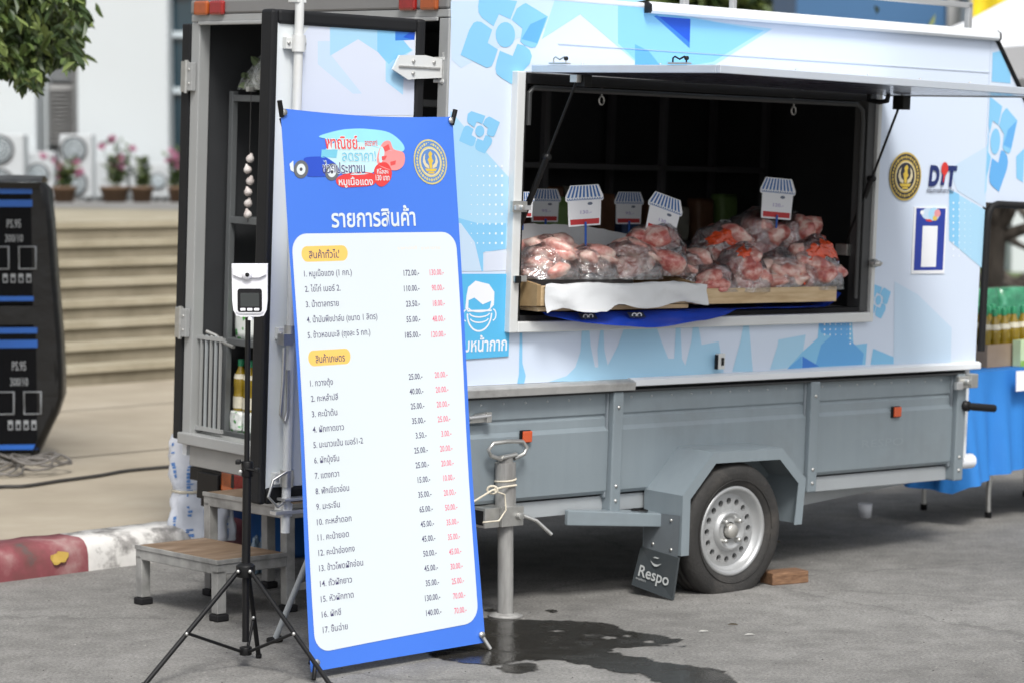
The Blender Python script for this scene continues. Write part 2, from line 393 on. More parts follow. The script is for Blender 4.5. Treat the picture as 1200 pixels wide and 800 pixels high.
# white building behind the steps
bw = M('building_white', (.56, .60, .62), .6, var=.03, scale=.6, dirt=.12, dirtcol=(.5, .5, .5), dscale=.8)
bgrey = M('building_grey', (.36, .36, .36), .6, var=.05)
dkglass = M('dark_blue_glass', (.012, .035, .05), .08, var=.3, scale=.6, spec=.8)
mull = M('pale_mullion', (.55, .62, .66), .4)
def bx(px, Y=34.5): return (px - 600) / F_PX * Y
bld = thing('building', 'white office building with broad flat pillars at the top of the steps', 'building', WL(bx(140), 35, ZT))
def Wp(o, p): o.parent = p; o.matrix_parent_inverse = p.matrix_world.inverted(); return o
bpy.context.view_layer.update()
m_ = MB(); m_.box(-16, bx(46), 35.2, 37, ZT, 9, bw); m_.box(bx(90), 3.2, 35.2, 37, ZT, 9, bw); m_.box(bx(46), bx(90), 35.6, 37, ZT, 9, bgrey); Wp(m_.build('wall'), bld)
for x0, x1 in ((-13, bx(-160)), (bx(-60), bx(44)), (bx(92), bx(199))):
    m_ = MB(); m_.box(x0, x1, 34.5, 35.2, ZT, 9, bw); Wp(m_.build('pillar', bevel=.03), bld)
m_ = MB(); lz0 = 1.75 + (195 - 168) * 35 / F_PX; lz1 = 1.75 + (195 - 100) * 35 / F_PX
n = 14
for i in range(n):
    z = lz0 + (lz1 - lz0) * i / n; m_.add([(bx(46, 35), 35.35, z), (bx(82, 35), 35.35, z), (bx(82, 35), 35.5, z + .07), (bx(46, 35), 35.5, z + .07)], [(0, 1, 2, 3)], bgrey)
m_.box(bx(83, 35), bx(90, 35), 35.25, 35.55, ZT, 9, M('shade_grey', (.22, .22, .22), .6)); Wp(m_.build('louvre'), bld)
m_ = MB(); m_.box(bx(46, 35), bx(83, 35), 35.45, 35.55, lz1 + .06, 4.6, M('dull_glass', (.2, .21, .22), .2)); Wp(m_.build('window_pane'), bld)
win = MB(); win.box(bx(199.5), 3.0, 35.0, 35.15, ZT + .5, 8.6, dkglass); win = Wp(win.build('window'), bld)
m_ = MB()
for py in (42, 107): z = 1.75 + (195 - py) * 35 / F_PX; m_.box(bx(199.5), 3, 34.93, 35.0, z - .04, z + .04, mull)
for px in (262, 330, 420): m_.box(bx(px) - .04, bx(px) + .04, 34.95, 35.0, ZT + .5, 8.6, mull)
m_.box(bx(199.5), bx(222), 34.93, 35.0, 1.75 + (195 + 6) * 35 / F_PX, 1.75 + 197 * 35 / F_PX, M('sky_blue_band', (.08, .3, .62), .4))
o = m_.build('frame'); o.parent = win; o.matrix_parent_inverse = win.matrix_world.inverted()

# air-conditioner outdoor units on the landing
ac_white = M('ac_white', (.52, .55, .57), .45, var=.03, dirt=.2, dirtcol=(.4, .4, .4))
ac_dark = M('ac_grille', (.12, .125, .13), .5)
def ac_unit(px0, px1, pytop, fans, label, Y=33.6):
    x0, x1 = bx(px0, Y), bx(px1, Y); zt = 1.75 + (195 - pytop) * Y / F_PX; h = zt - ZT; wd = x1 - x0
    t = thing('air_conditioner', label, 'air conditioner', WL((x0 + x1) / 2, Y, ZT), 'outdoor units along the building')
    m = MB(); m.box(-wd / 2, wd / 2, 0, .34, .05, h, ac_white); m.box(-wd / 2 + .04, -wd / 2 + .1, .03, .3, 0, .05, ac_dark); m.box(wd / 2 - .1, wd / 2 - .04, .03, .3, 0, .05, ac_dark)
    m.build('casing', t, bevel=.015)
    for k in range(fans):
        zc = h * ((k + .5) / fans) + .02; r = min(.9 * h / fans / 2, wd * .42); xc = -wd * .05
        m = MB(); m.lathe([(r, 0), (r, -.02), (r * .93, -.03), (r * .9, -.004)], ac_dark, 24, Matrix.Translation((xc, 0, zc)), axis=1)
        m.disc((xc, -.003, zc), r * .9, ac_dark, 24)
        for q in (.72, .5, .28): m.tube([(xc + r * q * math.cos(R_(a)), -.02, zc + r * q * math.sin(R_(a))) for a in range(0, 360, 20)], .012, mull, 4, closed=True)
        m.lathe([(0, -.03), (r * .14, -.03), (r * .14, -.004)], mull, 12, Matrix.Translation((xc, 0, zc)), axis=1)
        m.build('fan', t)
ac_unit(-22, 29, 158, 2, 'white outdoor unit standing at the left behind the black cartons, cut by the photo edge')
ac_unit(31, 64, 178, 1, 'low white outdoor unit behind the flower pot beside the black cartons', 34.1)
ac_unit(71, 109, 158, 2, 'tall white outdoor unit with two grey fans stacked one above the other')
ac_unit(111, 150, 188, 0, 'plain white unit casing behind the pot of pink flowers', 33.9)
ac_unit(153, 172, 184, 0, 'narrow white unit casing between two brown pots', 33.9)
ac_unit(176, 199, 192, 1, 'low white outdoor unit at the dark window, half hidden by a bushy pot', 33.9)

# flower pots
terra = M('brown_pot', (.16, .095, .055), .7, var=.2, scale=20)
leafm = [M('leaf_dark', (.03, .056, .014), .45, var=.4, scale=3), M('leaf_mid', (.07, .108, .026), .45, var=.4, scale=3), M('leaf_light', (.14, .185, .05), .45, var=.3, scale=3)]
pinkm = M('pink_petal', (.34, .12, .2), .5, var=.3, scale=9)
def leaf(mb, p, d, L, wd, mat, rnd):
    d = d.normalized(); s = d.cross(Vector((rnd.uniform(-1, 1), rnd.uniform(-1, 1), rnd.uniform(-.4, 1)))).normalized(); nn = s.cross(d)
    q = [p, p + d * L * .35 + s * wd / 2 + nn * L * .05, p + d * L * .75 + s * wd * .35, p + d * L - nn * L * .12, p + d * L * .75 - s * wd * .35, p + d * L * .35 - s * wd / 2 + nn * L * .05]
    mb.add(q, [(0, 1, 2, 3), (0, 3, 4, 5)], mat)
def pot(px, pw, pytop, flower, label, seed, Y=32.8, hplant=.6):
    rnd = random.Random(seed); r = pw / 2 * Y / F_PX; hz = .2
    t = thing('flower_pot', label, 'potted plant', WL(bx(px, Y), Y, ZT), 'pots of flowers along the landing')
    m = MB(); m.lathe([(0, 0), (r * .72, 0), (r * .95, hz * .8), (r, hz * .82), (r, hz), (r * .9, hz), (r * .88, hz * .85), (0, hz * .85)], terra, 20); m.build('pot', t)
    m = MB()
    for i in range(15):
        a = rnd.uniform(0, 6.28); z = hz * .85; ln = hplant * rnd.uniform(.4, 1); lean = rnd.uniform(.1, .55)
        tip = Vector((math.cos(a) * ln * lean, math.sin(a) * ln * lean, z + ln)); base = Vector((math.cos(a) * .05, math.sin(a) * .05, z))
        m.tube([base, base.lerp(tip, .5) + Vector((0, 0, .04)), tip], .006, leafm[0], 4)
        for k in range(9):
            p = base.lerp(tip, rnd.uniform(.15, 1)); leaf(m, p, Vector((rnd.uniform(-1, 1), rnd.uniform(-1, 1), rnd.uniform(-.3, .8))), rnd.uniform(.07, .13), .035, rnd.choice(leafm), rnd)
    m.build('foliage', t)
    if flower:
        m = MB()
        for i in range(10):
            a = rnd.uniform(0, 6.28); rr = rnd.uniform(0, .26); p = Vector((math.cos(a) * rr, math.sin(a) * rr - .05, hz * .85 + hplant * rnd.uniform(.25, 1.05)))
            for k in range(5): leaf(m, p, Vector((math.cos(k * 1.26), rnd.uniform(-.5, .3), math.sin(k * 1.26))), .06, .06, pinkm, rnd)
        m.build('blossom', t)
pot(76, 30, 188, True, 'brown pot with a few pink flowers in front of the tall two-fan unit', 1, 32.8, .42)
pot(135, 35, 168, True, 'wide brown pot whose tall plant carries the brightest pink flowers', 2, 32.8, .6)
pot(167, 28, 182, False, 'brown pot of plain green leaves right of the tall pink flowers', 3, 32.8, .42)
pot(208, 22, 172, True, 'pot with pink and green plant beside the dark blue window, edge of the trailer', 4, 32.8, .5)

# ---------------------------------------------------------------- trees
bark = mix_mat('bark', [(.35, (.035, .028, .022)), (.65, (.10, .085, .07))], 14, .9, 8, .5, stretch=(1, 1, .25))
def branch(mb, p, d, L, r, rnd, depth, ends, xmax=1e9):
    pts = [p]; q = p; dd = d.normalized(); rr = [r]; n = 5
    for i in range(n):
        dd = (dd + Vector((rnd.uniform(-.22, .22), rnd.uniform(-.22, .22), rnd.uniform(-.1, .16)))).normalized()
        q = q + dd * L / n; pts.append(q); rr.append(r * (1 - .6 * (i + 1) / n))
    if max(q_.x for q_ in pts) > xmax: return
    mb.tube(pts, rr, bark, 7 if depth else 5)
    if depth == 0: ends.append((q, dd)); ends.append((pts[3], dd)); return
    for k in range(3 if depth > 1 else 4):
        e = pts[rnd.randint(2, n)]; nd = (dd + Vector((rnd.uniform(-1, 1), rnd.uniform(-1, 1), rnd.uniform(-.35, .6)))).normalized()
        branch(mb, e, nd, L * .62, r * .45, rnd, depth - 1, ends, xmax)
def tree(name, label, base, hgt, clear, seed, nleaf, L, spread, droop=.3, crown_c=None, crown_r=None, trunk_r=.14, keep=None, fill=None, xmax=1e9):
    rnd = random.Random(seed)
    t = thing(name, label, 'tree', WL(*base))
    tr = MB(); ends = []
    tr.tube([(0, 0, -.05), (0, .03, clear * .5), (.05, 0, clear)], [trunk_r * 1.2, trunk_r, trunk_r * .85], bark, 10)
    for k in range(6):
        a = k * 1.05 + rnd.uniform(-.3, .3)
        branch(tr, Vector((.05, 0, clear - rnd.uniform(0, .3))), Vector((math.cos(a), math.sin(a), rnd.uniform(.35, 1.3))), (hgt - clear) * .6, trunk_r * .55, rnd, 2, ends, xmax)
    tr.build('trunk', t)
    cr = MB(); per = nleaf // max(1, len(ends))
    for e, dd in ends:
        for i in range(per):
            p = e + Vector((rnd.gauss(0, spread), rnd.gauss(0, spread), rnd.gauss(0, spread * .8)))
            if keep and not keep(p): continue
            leaf(cr, p, Vector((rnd.uniform(-.6, .6), rnd.uniform(-.6, .6), -droop + rnd.uniform(-.5, .6))), L * rnd.uniform(.7, 1.25), L * .3, rnd.choice(leafm), rnd)
    if fill:
        for i in range(fill[0]):
            p = Vector(rnd.uniform(a, b) for a, b in fill[1])
            if noise.noise(p * 1.3) > -.28 and (not keep or keep(p)): leaf(cr, p, Vector((rnd.uniform(-1, 1), rnd.uniform(-1, 1), -droop + rnd.uniform(-.6, .6))), L * rnd.uniform(.7, 1.25), L * .42, rnd.choice(leafm), rnd)
    cr.build('crown', t)
    return t
# hanging tree at the top left, its trunk outside the frame
def hang_tree():
    rnd = random.Random(11); Y = 13.2
    t = thing('tree', 'leafy tree whose drooping boughs hang into the top left corner', 'tree', WL(-4.6, 14.6, .13))
    tr = MB(); tr.tube([(0, 0, 0), (.05, 0, 1.4), (.15, -.1, 2.6), (.3, -.2, 4.2)], [.16, .13, .11, .07], bark, 10)
    cr = MB(); O = Vector((-4.6, 14.6, .13))
    tips = []
    for px, py in ((8, 40), (30, 62), (52, 42), (20, 12), (70, 22), (92, 30), (40, -20), (90, -12), (-20, 30), (-40, 70), (-60, 20), (6, 84), (-15, 90), (60, -40), (20, -60), (-40, -30), (104, -40), (-10, 60), (40, 20), (60, 56), (80, 40)):
        tips.append(at(px - 46, py - 34, Y + rnd.uniform(-.8, .8)) - O)
    for tp in tips:
        s = Vector((.15, -.1, 2.4 + rnd.uniform(0, 1.2))); mid = s.lerp(tp, .55) + Vector((0, 0, .28))
        tr.tube([s, mid, tp + Vector((0, 0, .08))], [.035, .018, .005], bark, 5)
        for i in range(560):
            f = rnd.betavariate(3.2, 1.2); p = (s.lerp(mid, f * 1.6) if f < .6 else mid.lerp(tp, (f - .6) / .4)) + Vector((rnd.gauss(0, .12), rnd.gauss(0, .25), rnd.gauss(0, .10)))
            leaf(cr, p, Vector((rnd.uniform(-.9, .9), rnd.uniform(-.9, .9), -rnd.uniform(.3, 1))), rnd.uniform(.08, .14), .036, leafm[rnd.choice((0, 1, 1, 2))], rnd)
    for i in range(9500):   # the dense body of the boughs
        a = rnd.uniform(0, 6.2832); q = math.sqrt(rnd.random()); ro = 1 + .38 * noise.noise(Vector((math.cos(a) * 1.6, math.sin(a) * 1.6, 3.3))) + .2 * noise.noise(Vector((math.cos(a) * 5, math.sin(a) * 5, 1.3))); px, py = 12 + 92 * q * ro * math.cos(a), -2 + 92 * q * ro * math.sin(a); p = at(px, py, Y + rnd.uniform(-.7, .9))
        if noise.noise(p * 3.4) + .4 * noise.noise(p * 9) + (1 - q) * .5 > .10: leaf(cr, p - O, Vector((rnd.uniform(-.9, .9), rnd.uniform(-.9, .9), -rnd.uniform(.2, 1))), rnd.uniform(.06, .105), .034, leafm[rnd.choice((0, 0, 1, 1, 2))], rnd)
    tr.build('trunk', t); cr.build('crown', t)
hang_tree()
tree('tree', 'broad green tree seen above the trailer roof', (-.15, 27, 0), 7.4, 2.4, 5, 30000, .2, .42, trunk_r=.16, keep=lambda p: p.x < 3.0 + .25 * math.sin(p.z * 5) and p.z > 2.85 + .18 * math.sin(p.x * 6), xmax=2.4, fill=(13000, ((.7, 3.25), (-.9, 1.3), (2.8, 4.8))))
tree('bare_tree', 'dark forked tree trunk seen through the opening of the trailer nose', (3.93, 21.5, 0), 3.1, 1.45, 8, 900, .16, .3, trunk_r=.10, keep=lambda p: p.z > 1.9)
tree('bare_tree', 'thinner dark tree trunk at the right edge behind the oil bottles', (4.72, 24.5, 0), 2.7, .7, 9, 900, .16, .3, trunk_r=.15, keep=lambda p: p.z > 1.9)

grass_m = mix_mat('lawn_green', [(.3, (.06, .09, .03)), (.6, (.11, .15, .05)), (.8, (.16, .2, .08))], 9, .9, 8, .5)
mb = MB(); mb.add([(4.2, 31, .1), (60, 27, .1), (70, 120, .1), (6, 90, .1)], [(0, 1, 2, 3)], grass_m); tag(mb.build('lawn'), kind='structure')

# blue building, white marquee, yellow flag beyond the roof
bb = M('blue_wall', (.045, .13, .27), .5, var=.08, scale=.8)
t = thing('building', 'plain blue building rising behind the trailer roof', 'building', WL(6.2, 46, 0))
m = MB(); m.box(-1.25, 1.35, 0, 6, 0, 9, bb); m.build('wall', t)
m = MB()
for k in range(4): mk = MB(); mk.box(-1.27, 1.37, -.05, 0, 1.5 + k * 2, 1.62 + k * 2, M('blue_wall_band', (.1, .2, .34), .5)); mk.build('band', t)
m = MB(); m.box(1.37, 1.62, -.1, .3, 0, 9, bgrey); m.build('pillar', t)
t = thing('building', 'white building wall seen between the bare trunks at the right edge', 'building', WL(10.5, 41, 0))
m = MB(); m.box(-2.7, 6, 0, 6, 0, 4.6, bw); m.build('wall', t)
m = MB(); m.box(-2.75, 6.05, -.1, 6, 4.602, 4.8, bgrey); m.build('parapet', t)
m = MB(); m.box(-2.2, -1.0, -.05, -.002, .9, 2.1, M('dull_glass', (.2, .21, .22), .2)); m.build('window', t)
canvas = M('white_canvas', (.78, .80, .84), .7, var=.03, scale=2)
t = thing('marquee', 'white canvas marquee with a sloping roof behind the front of the trailer', 'tent', WL(5.15, 17.4, 0, .35))
zr = 2.70
m = MB()
ro = [(-1.6, 0, 2.55), (1.6, 0, 2.55), (1.6, 3, 2.55), (-1.6, 3, 2.55), (0, 1.5, 3.75)]
for a, b in ((0, 1), (1, 2), (2, 3), (3, 0)):
    A, B, P = Vector(ro[a]), Vector(ro[b]), Vector(ro[4]); n = 8
    vs = []; fs = []
    for i in range(n + 1):
        f = i / n
        for j in range(n + 1):
            q = A.lerp(B, j / n).lerp(P, f); q.z -= .18 * math.sin(math.pi * f); vs.append(q)
    for i in range(n):
        for j in range(n): fs.append((i * (n + 1) + j, i * (n + 1) + j + 1, (i + 1) * (n + 1) + j + 1, (i + 1) * (n + 1) + j))
    m.add(vs, fs, canvas, True)
for a, b in ((0, 1), (1, 2), (2, 3), (3, 0)):
    A, B = Vector(ro[a]), Vector(ro[b]); m.add([A, B, B - Vector((0, 0, .22)), A - Vector((0, 0, .22))], [(0, 1, 2, 3)], canvas)
m.build('roof', t)
for x, y in ((-1.6, 0), (1.6, 0), (1.6, 3), (-1.6, 3)):
    m = MB(); m.tube([(x, y, 0), (x, y, 2.5)], .03, zinc, 8); m.build('leg', t)
yel = M('yellow_cloth', (.75, .58, .02), .7, var=.15)
t = thing('flag', 'yellow flag on a grey pole above the front end of the roof', 'flag', WL(5.2, 30, 0))
m = MB(); m.tube([(0, 0, 0), (0, 0, 5)], .03, zinc, 8); m.build('pole', t)
m = MB(); grid_surface(m, lambda u, v: (u * .62 + .02, .07 * math.sin(u * 9), 3.42 + v * .75 - .16 * u + .05 * math.sin(7 * u)), 14, 6, yel); m.build('cloth', t)

# ================================================================== the trailer
def srgb(r, g, b, k=.86):
    f = lambda c: ((c / 255 + .055) / 1.055) ** 2.4 if c > 10 else c / 255 / 12.92
    return (f(r) * k, f(g) * k, f(b) * k)
def wrap(name, r, g, b): return M(name, srgb(r, g, b), .3, var=.02, scale=2, coat=.25)
W1 = wrap('wrap_pale_blue', 205, 228, 250); W2 = wrap('wrap_sky_blue', 176, 222, 250); W3 = wrap('wrap_mid_blue', 140, 207, 248); W4 = wrap('wrap_bright_blue', 104, 180, 242); W5 = wrap('wrap_deep_blue', 62, 134, 228); WW = wrap('wrap_near_white', 222, 230, 246); W6 = wrap('wrap_royal_blue', 36, 92, 214)
L_, W_, ZB, ZR = 3.215, 1.716, .911, 2.405       # box length, width, bottom and roof heights (trailer metres)
FLOOR = .54
tr = thing('food_trailer', 'white and pale blue shop trailer with raised serving hatch and open rear door', 'trailer', TM)
def P(mb, name, bevel=0.0, parent=None, kind_stuff=False, **k):
    o = mb.build(name, parent if parent is not None else tr, bevel, **k)
    if kind_stuff: o['kind'] = 'stuff'
    return o

# --- walls
wx0, wx1, wz0, wz1 = .36, 2.425, 1.155, 2.118
m = MB()
def slab(m, x0, x1, z0, z1, mat=wrap_white): m.box(x0, x1, 0, .03, z0, z1, mat)
slab(m, .004, wx0, ZB, ZR); slab(m, wx1, L_, ZB, ZR); slab(m, wx0, wx1, ZB, wz0); slab(m, wx0, wx1, wz1, ZR)
panel = P(m, 'side_panel')
# nose: the wall runs on past the front seam, its roof falling away, above a wide opening
bev = side(1192, 100); nx1 = 3.86; k = (bev.z - 2.386) / (bev.x - 3.258)
nz_ = lambda x: 2.386 + k * (x - 3.258)
zn = 1.645
xe = 3.258 + (zn - .05 - 2.386) / k
nose = MB(); nose.prism([(L_ + .003, zn), (xe - .04, zn - .01), (3.258, 2.39), (L_ + .003, 2.39)], 0, .03, 1, wrap_white)
nose.prism([(L_ + .003, zn), (xe - .04, zn - .01), (3.258, 2.39), (L_ + .003, 2.39)], W_ - .03, W_, 1, wrap_white)
nose.add([(3.258, .03, 2.39), (xe - .04, .03, zn), (xe - .04, W_ - .03, zn), (3.258, W_ - .03, 2.39)], [(0, 1, 2, 3)], white_paint)
nose = P(nose, 'nose')
m = MB(); m.tube([(3.24, -.004, 2.40), (3.262, -.004, 2.385), (xe - .03, -.004, zn)], .011, rub, 6); P(m, 'roof_seal', parent=nose)
m = MB(); pts = [(L_ + .03, -.006, .96), (L_ + .03, -.006, zn - .09), (L_ + .038, -.006, zn - .045), (L_ + .06, -.006, zn - .018), (L_ + .1, -.006, zn - .008), (xe - .03, -.006, zn - .02)]
m.tube(pts, .017, rub, 8)
m.tube([(L_ + .03, .0, .96), (L_ + .03, .0, zn - .1)], .008, rub, 6); P(m, 'opening_frame', parent=nose)
# front, far side, floor, ceiling of the box
m = MB(); m.box(L_ - .03, L_, .03, W_, .46, ZR - .01, white_paint); P(m, 'front_wall')
m = MB(); m.box(.0, L_, W_ - .03, W_, .46, ZR - .005, white_paint); P(m, 'far_wall')
m = MB(); m.box(.02, L_ - .03, .032, W_ - .032, FLOOR - .04, FLOOR, interior_floor); P(m, 'floor')
m = MB(); m.box(.06, 3.05, W_ - .02, W_ + .014, .444, .857, grey); P(m, 'side_board', .004)
m = MB()
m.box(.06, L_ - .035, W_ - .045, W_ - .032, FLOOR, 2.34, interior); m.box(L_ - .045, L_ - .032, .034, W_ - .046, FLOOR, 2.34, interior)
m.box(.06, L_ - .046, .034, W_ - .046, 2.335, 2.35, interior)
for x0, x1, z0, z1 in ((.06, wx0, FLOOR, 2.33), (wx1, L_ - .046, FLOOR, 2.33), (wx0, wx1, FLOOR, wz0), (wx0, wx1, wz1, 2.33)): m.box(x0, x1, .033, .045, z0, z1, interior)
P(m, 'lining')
m = MB(); m.box(-.01, L_ + .03, -.004, W_ + .01, ZR, ZR + .022, white_paint)
m.box(-.012, .05, .004, W_ + .004, ZR - .06, ZR - .002, M('roof_end_grey', (.2, .2, .2), .5))
roof = P(m, 'roof', .008)
# folded awning case along the roof edge
m = MB(); pr = [(-.03, 2.385), (-.038, 2.395), (-.035, 2.42), (-.015, 2.432), (.02, 2.43), (.02, 2.428), (-.006, 2.428), (-.006, 2.385)]
m.prism([(a, b) for a, b in pr], 1.02, 3.235, 0, white_paint)
aw = P(m, 'awning_case', parent=roof)
m = MB(); m.prism([(a * 1.02, b) for a, b in pr], 1.006, 1.019, 0, black); P(m, 'end_cap', parent=roof)
m = MB(); m.prism(pr, 3.236, 3.248, 0, rub); P(m, 'end_cap', parent=roof)
m = MB(); q0 = side(865, 14, .03); m.box(q0.x - .012, q0.x + .012, .05, .074, 2.43, 2.75, alu)
q1 = side(1137, 33, .25); m.box(q1.x - .014, q1.x + .014, .25, .278, 2.43, 2.565, alu)
m.box(q0.x - .1, q1.x + .014, .25, .278, 2.545, 2.57, alu); m.box(q0.x - .1, q0.x - .07, .25, .278, 2.43, 2.55, alu)
P(m, 'roof_rail', .003, parent=roof)
m = MB(); m.box(.55, L_ + .0, -.0035, -.001, 2.098 + .14, 2.0995 + .14, M('panel_seam', (.5, .55, .62), .5)); P(m, 'panel_seam')

# --- printed wrap graphics on the side: flat film, one sheet per colour patch
gm = MB(); _lay = [0]
def gp(pts, mat, y=None, target=None):
    _lay[0] += 1; yy = -.0006 - .00003 * _lay[0] if y is None else y
    (target or gm).sheet([(p.x, yy, p.z) for p in (side(*q) for q in pts)], mat)
FLOWER = [[(180, 146), (198, 136), (222, 137), (285, 180), (262, 262), (320, 298), (300, 372), (288, 402), (262, 414), (115, 345), (158, 190)],
          [(332, 305), (405, 332), (430, 256), (470, 264), (502, 290), (515, 325), (505, 372), (428, 505), (345, 470), (318, 448), (310, 412), (316, 370)],
          [(452, 12), (470, 2), (600, 75), (545, 248), (534, 268), (512, 275), (470, 262), (445, 240), (455, 160), (393, 110), (420, 40)],
          [(208, -20), (250, -60), (420, -5), (385, 108), (320, 82), (292, 158), (226, 112), (206, 80), (203, 45)]]
def flower(target, fn, mats, r=1.0):
    """four rounded square petals round a ringed centre; fn(a, b, layer) -> 3D"""
    for q, pl_ in enumerate(FLOWER): target.sheet([fn((x - 360) / 240, (205 - y) / 240, q) for x, y in pl_], mats[q % len(mats)])
    target.sheet([fn((480 - 360) / 240 + .08, (205 - 130) / 240, 5), fn((600 - 360) / 240 * .97, (205 - 76) / 240, 5), fn((543 - 360) / 240, (205 - 245) / 240, 5), fn((452 - 360) / 240, (205 - 225) / 240, 5)], W4 if len(mats) > 1 else mats[0])
    target.sheet([fn(.23 * math.cos(t / 18 * 6.2832), .325 * math.sin(t / 18 * 6.2832), 0) for t in range(18)], mats[0])
# background facets
gp([(528, 2), (640, 0), (700, 0), (680, 17), (600, 48), (540, 80), (529, 70)], W1)
gp([(635, 46), (680, 17), (758, 0), (690, 0), (650, 0)], W2)
gp([(680, 17), (700, 1), (757, 9), (840, 26), (905, 34), (838, 76), (800, 79), (752, 79)], W2)
gp([(724, 5), (757, 10), (800, 20), (895, 36), (835, 73), (798, 79), (750, 76), (724, 51)], W3)
gp([(744, 52), (760, 60), (775, 79), (744, 79)], W4)
gp([(766, 19), (809, 22.5), (808, 57)], W6); gp([(766, 19), (770, 18), (808, 50), (808, 57)], W5)
# bottom strip
gp([(643, 447), (664, 440), (674, 430), (680, 412), (682, 382), (690, 382), (692, 405), (697, 430), (701, 430), (700, 410), (704, 382), (707, 382), (708, 410), (712, 428), (724, 405), (732, 382), (768, 380), (775, 400), (783, 420), (790, 420), (792, 379), (797, 379), (799, 420), (803, 428), (810, 400), (812, 379), (818, 379), (822, 404), (842, 400), (848, 436), (735, 445)], W2)
gp([(609, 382), (612, 382), (612, 425), (616, 440), (614, 449), (606, 449), (608, 438)], W3)
gp([(858, 435), (868, 398), (872, 375), (877, 374), (882, 435)], W2)
gp([(902, 433), (911, 405), (912, 398), (944, 392), (940, 416), (922, 431)], W2)
gp([(960, 372), (998, 371), (1000, 404), (1016, 402), (1014, 427), (922, 432), (940, 412), (958, 396)], W3)
gp([(957, 372), (962, 390), (972, 393), (995, 396), (996, 371)], W4)
gp([(955, 429), (962, 404), (980, 388), (996, 398), (1012, 414), (1010, 427)], W4)
gp([(922, 432), (939, 417), (940, 431)], W4); gp([(940, 417), (960, 429), (940, 431)], W5)
gp([(1023, 408), (1052, 420), (1052, 426), (1020, 427)], W3)
gp([(1066, 425), (1095, 400), (1094, 424)], W2)
gp([(1048, 330), (1075, 345), (1115, 384), (1114, 424), (1047, 426)], W1)
gp([(1112, 222), (1154, 246), (1150, 314), (1112, 282)], W2); gp([(1112, 222), (1124, 228), (1123, 290), (1112, 282)], W3)
gp([(1112, 198), (1156, 172), (1155, 244), (1122, 224)], W1)
# left column by the banner
gp([(528, 130), (560, 168), (596, 208), (594, 292), (560, 290), (524, 250)], W2)
gp([(535, 255), (560, 262), (593, 262), (592, 292), (566, 296), (566, 318), (520, 318), (520, 250)], W3)
gp([(520, 258), (540, 262), (556, 284), (564, 318), (520, 318)], W1)
gp([(568, 295), (596, 294), (596, 317), (567, 318)], WW)
dots = M('wrap_white_dot', (.80, .85, .92), .3)
def dotgrid(px0, px1, py0, py1, nx, ny, r, fade=1.0):
    _lay[0] += 1; yy = -.0006 - .00003 * _lay[0]
    for i in range(nx):
        for j in range(ny):
            q = side(px0 + (px1 - px0) * i / max(1, nx - 1), py0 + (py1 - py0) * j / max(1, ny - 1)); rr = r * (1 - .6 * (i / max(1, nx - 1) if fade > 0 else 1 - i / max(1, nx - 1)))
            gm.disc((q.x, yy, q.z), rr, dots, 8)
dotgrid(588, 552, 195, 285, 6, 9, .0055)
dotgrid(996, 1001, 375, 402, 2, 6, .005); dotgrid(1117, 1137, 238, 300, 4, 9, .005)
dotgrid(966, 992, 374, 392, 5, 4, .005)
lay = _lay[0]
def mapper(px, py, dx, dz):
    c = side(px, py); _lay[0] += 1; yy = -.0006 - .00003 * _lay[0]
    def fn(a, b, q=0):
        x, z = c.x + a * dx, c.z + b * dz
        if z < wz1 + .01 and wx0 - .045 < x < wx0 + .5: x = wx0 - .045      # the print stops at the hatch frame
        return (x, yy - .00001 * q, min(z, 2.40))
    return fn
def clipped_flower(px, py, dx, dz, mats):
    fn = mapper(px, py, dx, dz); flower(gm, fn, mats)
clipped_flower(592, 41, .2165, .150, [W3, W3, W3, W3])
clipped_flower(562, 154, .100, .068, [W3]); clipped_flower(1029, 352, .082, .066, [W3])
c = side(1166, 166); fnose = MB()
def nfn(a, b, q=0): return (max(L_ + .012, c.x + a * .155), -.0022 - .00002 * q, c.z + b * .185)
gp([(1163, 62), (1172, 60), (1184, 88), (1184, 98), (1162, 96)], W3, -.0014, fnose)
flower(fnose, nfn, [W3, W4, W3, W3])
fnose.sheet([(L_ + .006, -.0015, 1.90), (L_ + .02, -.0015, 1.93), (L_ + .02, -.0015, 1.70), (L_ + .006, -.0015, 1.68)], W2)
fnose.sheet([(3.44, -.0015, 1.86), (3.50, -.0015, 1.90), (3.50, -.0015, 1.74), (3.45, -.0015, 1.76)], W3)
P(fnose, 'wrap_print', parent=nose)
P(gm, 'wrap_print', parent=panel)

